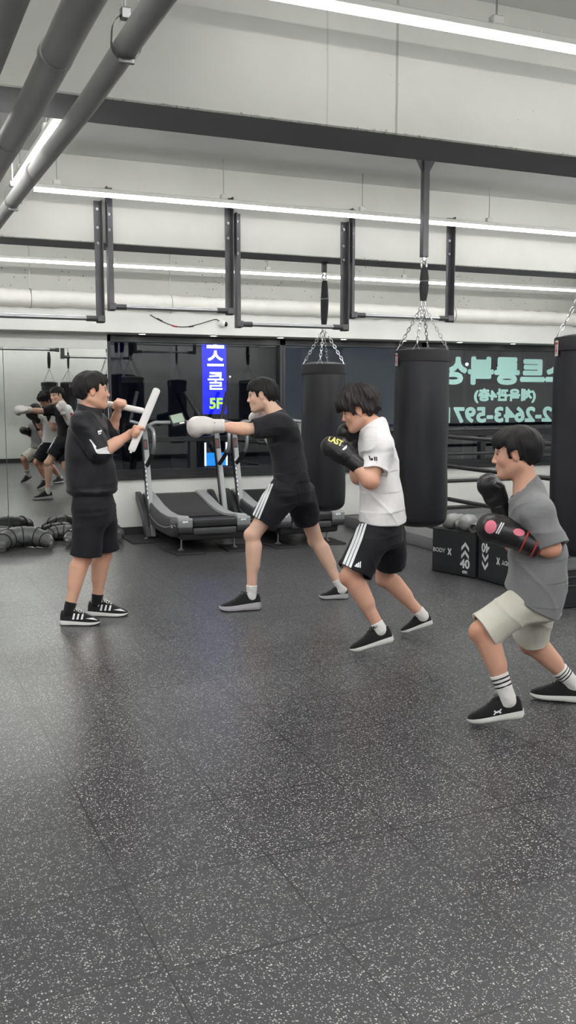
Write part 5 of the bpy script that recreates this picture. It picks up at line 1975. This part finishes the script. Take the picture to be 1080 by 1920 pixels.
# ---------------------------------------------------------------- the boxer in black, left jab out towards the sticks
def boxer_black():
    F = Fig(at_z(520, 1134))
    J, G = F.J, F.G
    t = F.root('person', 'boxer in charcoal tee and striped shorts throwing a straight punch in white gloves', 'person')
    vn, vf = G(450, 1143)[1], G(625, 1119)[1]
    H = Head(J(491, 741, .04), (-1, .06, -.12), (-.10, 0, 1), 1.02)
    j = dict(
        hpL=J(540, 910, -.085), hpR=J(556, 907, .085), knL=J(474, 1003, vn + .02), knR=J(592, 1012, vf - .02),
        shL=J(526, 798, -.15), shR=J(508, 796, .18), neck=J(517, 778, .02),
        elL=J(462, 805, -.24), wrL=J(408, 799, -.26), elR=J(528, 846, .20), wrR=J(490, 806, .20))
    feet = {'L': (G(488, 1142), G(411, 1146), (0, 0, 1)), 'R': (G(652, 1122), G(598, 1123), (0, 0, 1))}
    foot_points(j, feet)
    j['spine'] = [J(546, 922), J(546, 898), J(541, 868), J(532, 832), J(523, 806), J(519, 788, .01)]
    dims = [(.145, .105), (.155, .11), (.135, .095), (.15, .105), (.155, .09), (.09, .06)]
    S = skin_body(j, H, dims, leg=(.084, .056, .032), hands=lambda S: (S.add(ell(J(396, 797, -.26), (.05, .04, .045)), .02), S.add(ell(J(486, 790, .19), (.035, .035, .04)), .02)))
    finish_body(F, t, S, H, MT['skin_pale'], .0042, red_spots([(j['knL'], .06, (1, .88, .84)), (j['knR'], .06, (1, .88, .84)), (J(440, 803, -.25), .08, (1, .86, .8))]))
    H.faceparts(t)
    hair(H, t, MT['hair_black'], .014, .042, -.066, clump=.0042, seed=2.0, side=-.01)
    # tee
    A = Solid()
    sp = [J(546, 900), J(545, 885), J(541, 860), J(533, 828), J(525, 806), J(520, 790, .01), J(516, 776, .02)]
    td = [(.176, .128), (.174, .128), (.170, .128), (.178, .132), (.180, .120), (.160, .092), (.070, .060)]
    A.add(loft(torso(dict(j, spine=sp), td), .03), 0)
    A.add(rc(j['shL'], V(j['shL']) + V(.05, .05, -.04), .075, .09), .05)
    A.add(rc(j['shR'], V(j['shR']) + V(.05, -.05, -.04), .075, .09), .05)
    c1 = sleeve(A, j['shL'], j['elL'], .080, .072, .86, k=.05)
    c1(); 
    A.clip(J(547, 905), nrm(J(547, 905) - J(541, 860)), .006)
    A.sub(rc(J(548, 915), J(546, 895), .12, .13), .006)
    shoulders(A, j, .066, .072)
    ring = neckline(A, J(495, 788, .01), J(533, 767, .01), J(514, 778, .015), H.p(-.03, 0, -.06) - V(J(517, 785, .01)))
    A.wrinkle(cloth_noise(.0085, (14, 14, 13), 2.3))
    me = A.mesh('t_shirt', .004)
    sh = link_mesh('t_shirt', me, MT['tee_black'], t)
    collar(ring, 'tee_black', sh)
    W = Solid()
    c2 = sleeve(W, j['shR'], j['elR'], .086, .076, .98, k=0); c2()
    W.wrinkle(cloth_noise(.004, (14, 14, 12), 5.0))
    ms = W.mesh('white_sleeve', .005)
    ws = link_mesh('white_sleeve', ms, MT['white_cloth'], sh)
    # round badge and lettering on the white sleeve, on its outer side
    trw = bvh_of(ms)
    for nm, q, r, m in (('badge', .30, .024, MT['red_wrap']), ('badge', .70, .017, MT['tee_black'])):
        bm = B()
        c = V(j['shR']) * (1 - q) + V(j['elR']) * q
        up2 = nrm(V(j['shR']) - V(j['elR'])); x2 = nrm(np.cross(V(0, 1, 0), up2))
        vs = [bm.verts.new(Vector(c + x2 * (r * math.cos(a)) + up2 * (r * math.sin(a)) + V(0, .2, 0))) for a in [2 * PI * i / 20 for i in range(20)]]
        bm.faces.new(vs); bmesh.ops.poke(bm, faces=bm.faces); dice(bm, 2)
        snap(bm, trw, (0, -1, 0), .002); obj(nm, bm, m, ws, math.radians(80))
    # shorts
    Q = Solid()
    ssp = [J(546, 938), J(546, 920), J(547, 900), J(546, 886)]
    Q.add(loft(torso(dict(j, spine=ssp), [(.155, .14), (.168, .15), (.160, .132), (.150, .118)]), .035), 0)
    o1 = leg_cloth(Q, V(j['hpL']), V(j['knL']) + V(.01, 0, 0), .118, .100, .74, k=.06)
    o2 = leg_cloth(Q, V(j['hpR']), V(j['knR']) + V(-.02, 0, 0), .118, .096, .66, k=.06)
    o1(); o2()
    Q.wrinkle(cloth_noise(.0062, (12, 12, 11), 7.0))
    mq = Q.mesh('shorts', .004)
    so = link_mesh('shorts', mq, MT['shorts_black'], t)
    tq = bvh_of(mq)
    st = []
    for i in range(3):
        o = i * 5.6
        st.append([(501 + o * .75, 906 + o * .1), (504 + o * .75, 906 + o * .1), (494 + o * .8, 930 + o * .2), (474.6 + o, 971 + o * .3), (471 + o, 970 + o * .3), (490 + o * .8, 929 + o * .2)])
    F.decal('side_stripes', st, MT['white_print'], so, tq, 5)
    # feet
    for s, (hl, to, ups) in feet.items():
        o, sl = shoe(t, hl, to, upper='shoe_black', sole='sole_silver', bottom='sole_black', high=1.5, wide=1.0, laces='shoe_black')
        sock(t, j['kn' + s], j['an' + s], .17 if s == 'L' else .19, .035, .043, [MT['sock_white']], toe=j['to' + s])
    # gloves
    back = V(.1, -.6, .8)
    g = boxing_glove(t, j['wrL'], V(-1, -.06, -.02), V(0, -.25, 1), V(0, 1, 0), [MT['leather_white'], MT['leather_white']], 1.04, cuff=.07, puff=1.12)
    F.decal('glove_strip', [[(401, 793), (404, 791), (413, 798), (410, 800)]], MT['leather_black'], g, bvh_of(g.data), 2)
    boxing_glove(t, V(j['wrR']), V(-.12, -.15, 1), V(.1, 1, .1), V(-1, 0, 0), [MT['leather_white'], MT['leather_white']], .88, cuff=.05)
    return F, t


boxer_black()
# ---------------------------------------------------------------- the boxer in the white tee, guard up
def boxer_white():
    F = Fig(at_z(715, 1212))
    J, G = F.J, F.G
    t = F.root('person', 'boxer with bushy hair in a white tee, black gloves held at his chin', 'person')
    vn, vf = G(664, 1228)[1], G(758, 1192)[1]
    H = Head(J(673, 769, .01), (-1, .05, -.30), (-.24, 0, 1), 1.04)
    j = dict(
        hpL=J(712, 984, -.085), hpR=J(724, 982, .085), knL=J(656, 1080, vn + .02), knR=J(722, 1082, vf - .01),
        shL=J(711, 832, -.16), shR=J(690, 826, .17), neck=J(704, 802, 0),
        elL=J(696, 903, -.24), wrL=J(662, 866, -.21), elR=J(672, 895, .20), wrR=J(668, 852, .12))
    feet = {'L': (J(739, 1203, vn), J(657, 1227, vn), (-.33, 0, 1)), 'R': (J(812, 1170, vf), J(752, 1195, vf), (-.45, 0, 1))}
    for q in feet.values(): q[1][2] = max(q[1][2], .012)
    foot_points(j, feet)
    j['spine'] = [J(718, 995), J(717, 968), J(713, 925), J(710, 882), J(706, 840), J(704, 815)]
    dims = [(.150, .11), (.16, .115), (.145, .105), (.155, .115), (.16, .095), (.09, .065)]
    gl = nrm(V(J(602, 822, -.20)) - V(j['wrL']))
    S = skin_body(j, H, dims, arm=(.052, .046, .031), leg=(.085, .057, .032), hands=lambda S: (S.add(ell(V(j['wrL']) + gl * .06, (.045, .04, .04)), .02), S.add(ell(V(j['wrR']) + V(-.03, 0, .06), (.04, .04, .045)), .02)))
    finish_body(F, t, S, H, MT['skin'], .0038, red_spots([(j['knL'], .07, (1, .84, .80)), (V(j['elL']) + V(-.01, 0, -.03), .06, (1, .84, .78)), (j['knR'], .06, (1, .86, .82))]))
    H.faceparts(t)
    hair(H, t, MT['hair_brown'], .034, .026, -.060, clump=.0085, seed=4.0, side=-.016, h=.0035, lift=(.004, 0, .010))
    A = Solid()
    sp = [J(716, 978), J(716, 955), J(714, 920), J(711, 882), J(708, 845), J(705, 820), J(702, 800)]
    td = [(.202, .148), (.196, .146), (.178, .126), (.176, .120), (.178, .108), (.160, .088), (.072, .062)]
    A.add(loft(torso(dict(j, spine=sp), td), .03), 0)
    A.add(rc(V(j['shL']) + V(-.01, .01, -.01), V(j['shL']) + V(-.01, .06, -.06), .080, .088), .05)
    A.add(rc(j['shR'], V(j['shR']) + V(.02, -.06, -.05), .070, .085), .05)
    cs = [sleeve(A, j['shL'], V(j['elL']) + V(.012, 0, 0), .074, .076, .70, k=.04), sleeve(A, j['shR'], j['elR'], .078, .072, .75, k=.04)]
    for c in cs: c()
    A.clip(J(712, 979), nrm(V(-.10, 0, -1)), .006)
    A.sub(rc(J(716, 992), J(716, 972), .14, .13), .006)
    shoulders(A, j, .070, .080)
    ring = neckline(A, J(674, 809), J(710, 785), J(696, 798), H.p(-.035, 0, -.06) - V(J(702, 808)))
    A.wrinkle(cloth_noise(.0085, (13, 13, 11), 3.1))
    me = A.mesh('t_shirt', .0038)
    sh = link_mesh('t_shirt', me, MT['tee_white'], t)
    collar(ring, 'tee_white', sh)
    tr = bvh_of(me)
    F.decal('sleeve_print', [[(694, 862), (697, 858), (700, 861), (698, 864)], [(701, 857), (704, 856), (704, 863), (702, 864)], [(705, 857), (707, 856), (707.5, 864), (705.5, 864)], [(691, 855), (693, 854), (695, 861), (693, 862)]], MT['shorts_black'], sh, tr, 2)
    # shorts
    Q = Solid()
    ssp = [J(718, 1015), J(717, 998), J(716, 975), J(716, 958)]
    Q.add(loft(torso(dict(j, spine=ssp), [(.158, .126), (.164, .126), (.150, .108), (.14, .095)]), .04), 0)
    o1 = leg_cloth(Q, V(j['hpL']) + V(.0, 0, .01), V(j['knL']) + V(.016, 0, 0), .108, .116, .93, k=.06)
    o2 = leg_cloth(Q, V(j['hpR']) + V(.02, 0, .01), V(j['knR']) + V(.03, 0, 0), .106, .106, .76, k=.06)
    o1(); o2()
    Q.wrinkle(cloth_noise(.0065, (12, 12, 11), 9.0))
    mq = Q.mesh('shorts', .004)
    so = link_mesh('shorts', mq, MT['shorts_black'], t)
    tq = bvh_of(mq)
    st = []
    for i in range(3):
        o = i * 6.0
        st.append([(672 + o * 1.0, 981 + o * .05), (676 + o * 1.0, 981 + o * .05), (667 + o, 1010 + o * .12), (643.6 + o * 1.1, 1066 + o * .2), (639 + o * 1.1, 1064 + o * .2), (662 + o, 1009 + o * .12)])
    F.decal('side_stripes', st, MT['white_print'], so, tq, 5)
    lg = [[(664, 1062), (669, 1056), (671, 1058), (669, 1063)], [(668.5, 1063.5), (671.5, 1054), (674, 1055), (673.5, 1064)], [(674.2, 1064.4), (674.8, 1053), (677, 1052.5), (676.5, 1064.5)]]
    F.decal('three_bar_logo', lg, MT['white_print'], so, tq, 2)
    # feet, heels off the floor
    for s, (hl, to, ups) in feet.items():
        o, sl = shoe(t, hl, to, ups, upper='shoe_black', sole='sole_white', wavy=1.2, high=1.15, laces='shoe_black')
        sk = sock(t, j['kn' + s], j['an' + s], .13, .035, .042, [MT['sock_white']], toe=j['to' + s])
        x, y = (704, 1176) if s == 'L' else (774, 1159)
        F.decal('swoosh', [[(x - 6, y + 1), (x - 3, y + 3), (x + 6, y - 2.5), (x - 2, y + .6), (x - 4, y - 2.5)]], MT['sock_black'], sk, bvh_of(sk.data), 2)
    # gloves
    b = V(-.45, -.75, .5)
    g = boxing_glove(t, j['wrL'], gl, V(-.30, -.80, .55), V(.3, .4, .8), [MT['leather_black'], MT['leather_black']], 1.05, cuff=.085, h=.004)
    tg = bvh_of(g.data)
    ax = Vector((.80, .60, 0))
    me = text_mesh('LAST', 15, .45)
    for v in me.vertices:
        x, y = v.co.x, -v.co.y
        c, s_ = math.cos(math.radians(24)), math.sin(math.radians(24))
        v.co = (629 + x * c * .85 - y * s_, 827 + x * s_ * .85 + y * c, 0)
    F.decal('glove_lettering', [me], MT['gold'], g, tg, 2)
    F.decal('wing_logo', [[(641, 843), (646, 838), (646, 841), (651, 833.5), (650, 840), (645, 844)]], MT['white_print'], g, tg, 2)
    boxing_glove(t, j['wrR'], nrm(V(J(652, 812, .13)) - V(j['wrR'])), V(.0, .7, .6), V(.5, -.6, .3), [MT['leather_black'], MT['leather_black']], 1.0, cuff=.07, h=.005)
    return F, t


boxer_white()
# ---------------------------------------------------------------- the boy in grey, crouched behind his gloves
def boy():
    F = Fig(at_z(985, 1340))
    J, G = F.J, F.G
    t = F.root('person', 'boy in grey tee and cream shorts crouching in black and pink gloves', 'person')
    vn, vf = G(930, 1362)[1], G(1050, 1314)[1]
    H = Head(J(967, 850, .0), (-1, .05, -.10), (-.08, 0, 1), 1.03)
    j = dict(
        hpL=J(1006, 1116, -.07), hpR=J(1012, 1112, .07), knL=J(904, 1183, vn + .04), knR=J(996, 1205, vf - .03),
        shL=J(1008, 962, -.15), shR=J(985, 955, .15), neck=J(988, 918, 0),
        elL=J(1035, 1028, -.19), wrL=J(984, 1016, -.19), elR=J(962, 1020, .17), wrR=J(940, 958, .12))
    feet = {'L': (J(983, 1343, vn), J(877, 1363, vn), (-.2, 0, 1)), 'R': (J(1094, 1321, vf), J(993, 1306, vf), (.08, 0, 1))}
    for q in feet.values():
        q[0][2] = max(q[0][2], .004); q[1][2] = max(q[1][2], .004)
    foot_points(j, feet)
    j['spine'] = [J(1012, 1128), J(1012, 1098), J(1008, 1055), J(1003, 1010), J(995, 960), J(990, 932)]
    dims = [(.13, .10), (.14, .105), (.125, .095), (.135, .105), (.14, .09), (.08, .055)]
    S = skin_body(j, H, dims, arm=(.045, .040, .028), leg=(.078, .053, .031), hands=lambda S: (S.add(ell(J(968, 1012, -.19), (.045, .04, .04)), .02), S.add(ell(J(934, 940, .12), (.04, .04, .045)), .02)))
    finish_body(F, t, S, H, MT['skin'], .0035, red_spots([(j['knL'], .07, (1, .84, .78)), (j['elL'], .06, (1, .82, .76)), (j['knR'], .06, (1, .86, .82))]))
    H.faceparts(t)
    hair(H, t, MT['hair_black'], .016, .032, -.070, clump=.0032, seed=6.0, side=-.02, h=.0035)
    A = Solid()
    sp = [J(988, 1160), J(1000, 1122), J(1008, 1082), J(1008, 1045), J(1004, 1005), J(998, 968), J(992, 940), J(985, 912)]
    td = [(.200, .146), (.196, .148), (.184, .148), (.178, .144), (.174, .130), (.168, .109), (.146, .088), (.066, .060)]
    A.add(loft(torso(dict(j, spine=sp), td), .035), 0)
    A.add(rc(j['shL'], V(j['shL']) + V(-.01, .06, -.05), .064, .08), .05)
    A.add(rc(j['shR'], V(j['shR']) + V(.02, -.05, -.05), .066, .08), .05)
    cs = [sleeve(A, j['shL'], V(j['elL']) + V(.004, 0, 0), .072, .080, .95, k=.035), sleeve(A, j['shR'], j['elR'], .072, .066, .9, k=.03)]
    for c in cs: c()
    A.clip(J(988, 1122), nrm(V(-.5, 0, -.86)), .006)
    shoulders(A, j, .062, .070)
    ring = neckline(A, J(962, 930), J(1003, 895), J(983, 911), H.p(-.03, 0, -.06) - V(J(988, 922)), .062)
    A.wrinkle(cloth_noise(.0085, (12, 12, 11), 5.3))
    me = A.mesh('t_shirt', .0035)
    sh = link_mesh('t_shirt', me, MT['tee_grey'], t)
    collar(ring, 'tee_grey', sh)
    Q = Solid()
    ssp = [J(1010, 1148), J(1010, 1125), J(1008, 1095), J(1007, 1078)]
    Q.add(loft(torso(dict(j, spine=ssp), [(.145, .110), (.146, .112), (.138, .100), (.12, .085)]), .04), 0)
    o1 = leg_cloth(Q, V(j['hpL']) + V(0, 0, .01), V(j['knL']) + V(.008, 0, .004), .090, .094, 1.0, k=.06)
    o2 = leg_cloth(Q, V(j['hpR']) + V(0, 0, .0), V(j['knR']) + V(-.005, 0, 0), .088, .096, .86, k=.06)
    o1(); o2()
    Q.wrinkle(cloth_noise(.006, (13, 13, 12), 8.0))
    link_mesh('shorts', Q.mesh('shorts', .0035), MT['shorts_cream'], t)
    for s, (hl, to, ups) in feet.items():
        o, sl = shoe(t, hl, to, ups, upper='shoe_black', sole='sole_white', high=1.05, laces='shoe_black')
        sk = sock(t, j['kn' + s], j['an' + s], .36 if s == 'L' else .33, .0355, .047, [MT['sock_white'], MT['sock_black']], bands=[(.50, .58), (.66, .74), (.82, .90)], toe=j['to' + s])
        if s == 'L':
            x, y = 933, 1335
            def arc(cx, cy, rx, ry, a0, a1, w, n=10):
                o_ = []
                A0 = [math.radians(a0 + (a1 - a0) * i / n) for i in range(n + 1)]
                q = []
                for i in range(n):
                    a, b = A0[i], A0[i + 1]
                    q.append([(cx + rx * math.cos(a), cy + ry * math.sin(a)), (cx + rx * math.cos(b), cy + ry * math.sin(b)), (cx + (rx - w) * math.cos(b), cy + (ry - w) * math.sin(b)), (cx + (rx - w) * math.cos(a), cy + (ry - w) * math.sin(a))])
                return q
            pol = arc(x, y - 6.5, 8.5, 8.5, 20, 160, 3.0) + arc(x, y + 6.5, 8.5, 8.5, 200, 340, 3.0)
            pol = [[((px - x) * .95 + x - (py - y) * .1, py - (px - x) * .25) for px, py in p] for p in pol]
            F.decal('shoe_logo', pol, MT['white_print'], o, bvh_of(o.data), 1)
    # gloves
    g = boxing_glove(t, j['wrL'], nrm(V(J(915, 985, -.19)) - V(j['wrL'])), V(.1, -.75, .65), V(.2, .8, .6), [MT['leather_black'], MT['leather_black'], MT['red_wrap']], 1.12, cuff=.085, h=.0035)
    tg = [bvh_of(g.data)] + [bvh_of(c.data) for c in g.children]
    disc = lambda cx, cy, rx, ry, rot=0: [[(cx + rx * math.cos(a) * math.cos(rot) - ry * math.sin(a) * math.sin(rot), cy + rx * math.cos(a) * math.sin(rot) + ry * math.sin(a) * math.cos(rot)) for a in [2 * PI * i / 18 for i in range(18)]]]
    F.decal('pink_patch', disc(920, 988, 11, 13, .3), MT['pink'], g, tg, 3)
    F.decal('cuff_patch', disc(973, 998, 11, 7, .2), MT['pink'], g, tg, 3)
    F.decal('white_piping', [[(933, 1000), (944, 980), (946, 981), (935, 1002)], [(929, 999), (940, 979), (942, 980), (931, 1001)]], MT['white_print'], g, tg, 3)
    bm = B()
    d = nrm(V(j['elL']) - V(j['wrL']))
    tube(bm, [V(j['wrL']) + d * .045, V(j['wrL']) + d * .075, V(j['wrL']) + d * .105], [.045, .044, .041], 24)
    obj('hand_wrap', bm, MT['red_wrap'], g)
    boxing_glove(t, j['wrR'], nrm(V(J(918, 908, .12)) - V(j['wrR'])), V(.4, .8, .2), V(.3, -.9, .1), [MT['leather_black'], MT['leather_black']], .96, cuff=.06, h=.004)
    return F, t


boy()
# gloves lying on the jump box
for p, dd, bk, m, k, lb in GLOVES:
    g = boxing_glove(None, (0, 0, 0), dd, bk, (dd[1], -dd[0], 0), [MT[m], MT[m]], k, cuff=.08, h=.004)
    zs_ = min(min(v.co.z for v in q.data.vertices) for q in [g] + list(g.children))
    g.location = (p[0] - dd[0] * .09 * k, p[1] - dd[1] * .09 * k, .398 - zs_)
    tag(g, lb, 'boxing glove', 'boxing gloves on the jump box')
# ---------------------------------------------------------------- camera and picture settings
cd = bpy.data.cameras.new('camera')
cam = bpy.data.objects.new('camera', cd)
COL.objects.link(cam)
cam.location = (0, 0, EYE)
cam.matrix_world = Matrix(((RT[0], UP[0], -FW[0], 0), (RT[1], UP[1], -FW[1], 0), (RT[2], UP[2], -FW[2], EYE), (0, 0, 0, 1)))
cd.sensor_fit = 'VERTICAL'; cd.sensor_height = 36.0
cd.lens = FPX * 36.0 / 1920
cd.clip_start = .05; cd.clip_end = 300
S.camera = cam
S.view_settings.view_transform = 'Standard'
S.view_settings.look = 'None'
S.view_settings.gamma = 1.0
S.view_settings.use_curve_mapping = False
S.view_settings.exposure = EXPOSURE
S.cycles.max_bounces = 8
S.cycles.diffuse_bounces = 4
S.cycles.glossy_bounces = 4
S.cycles.transmission_bounces = 4
S.cycles.transparent_max_bounces = 8
S.cycles.use_denoising = True
S.cycles.sample_clamp_indirect = 8
S.cycles.caustics_reflective = False
S.cycles.caustics_refractive = False
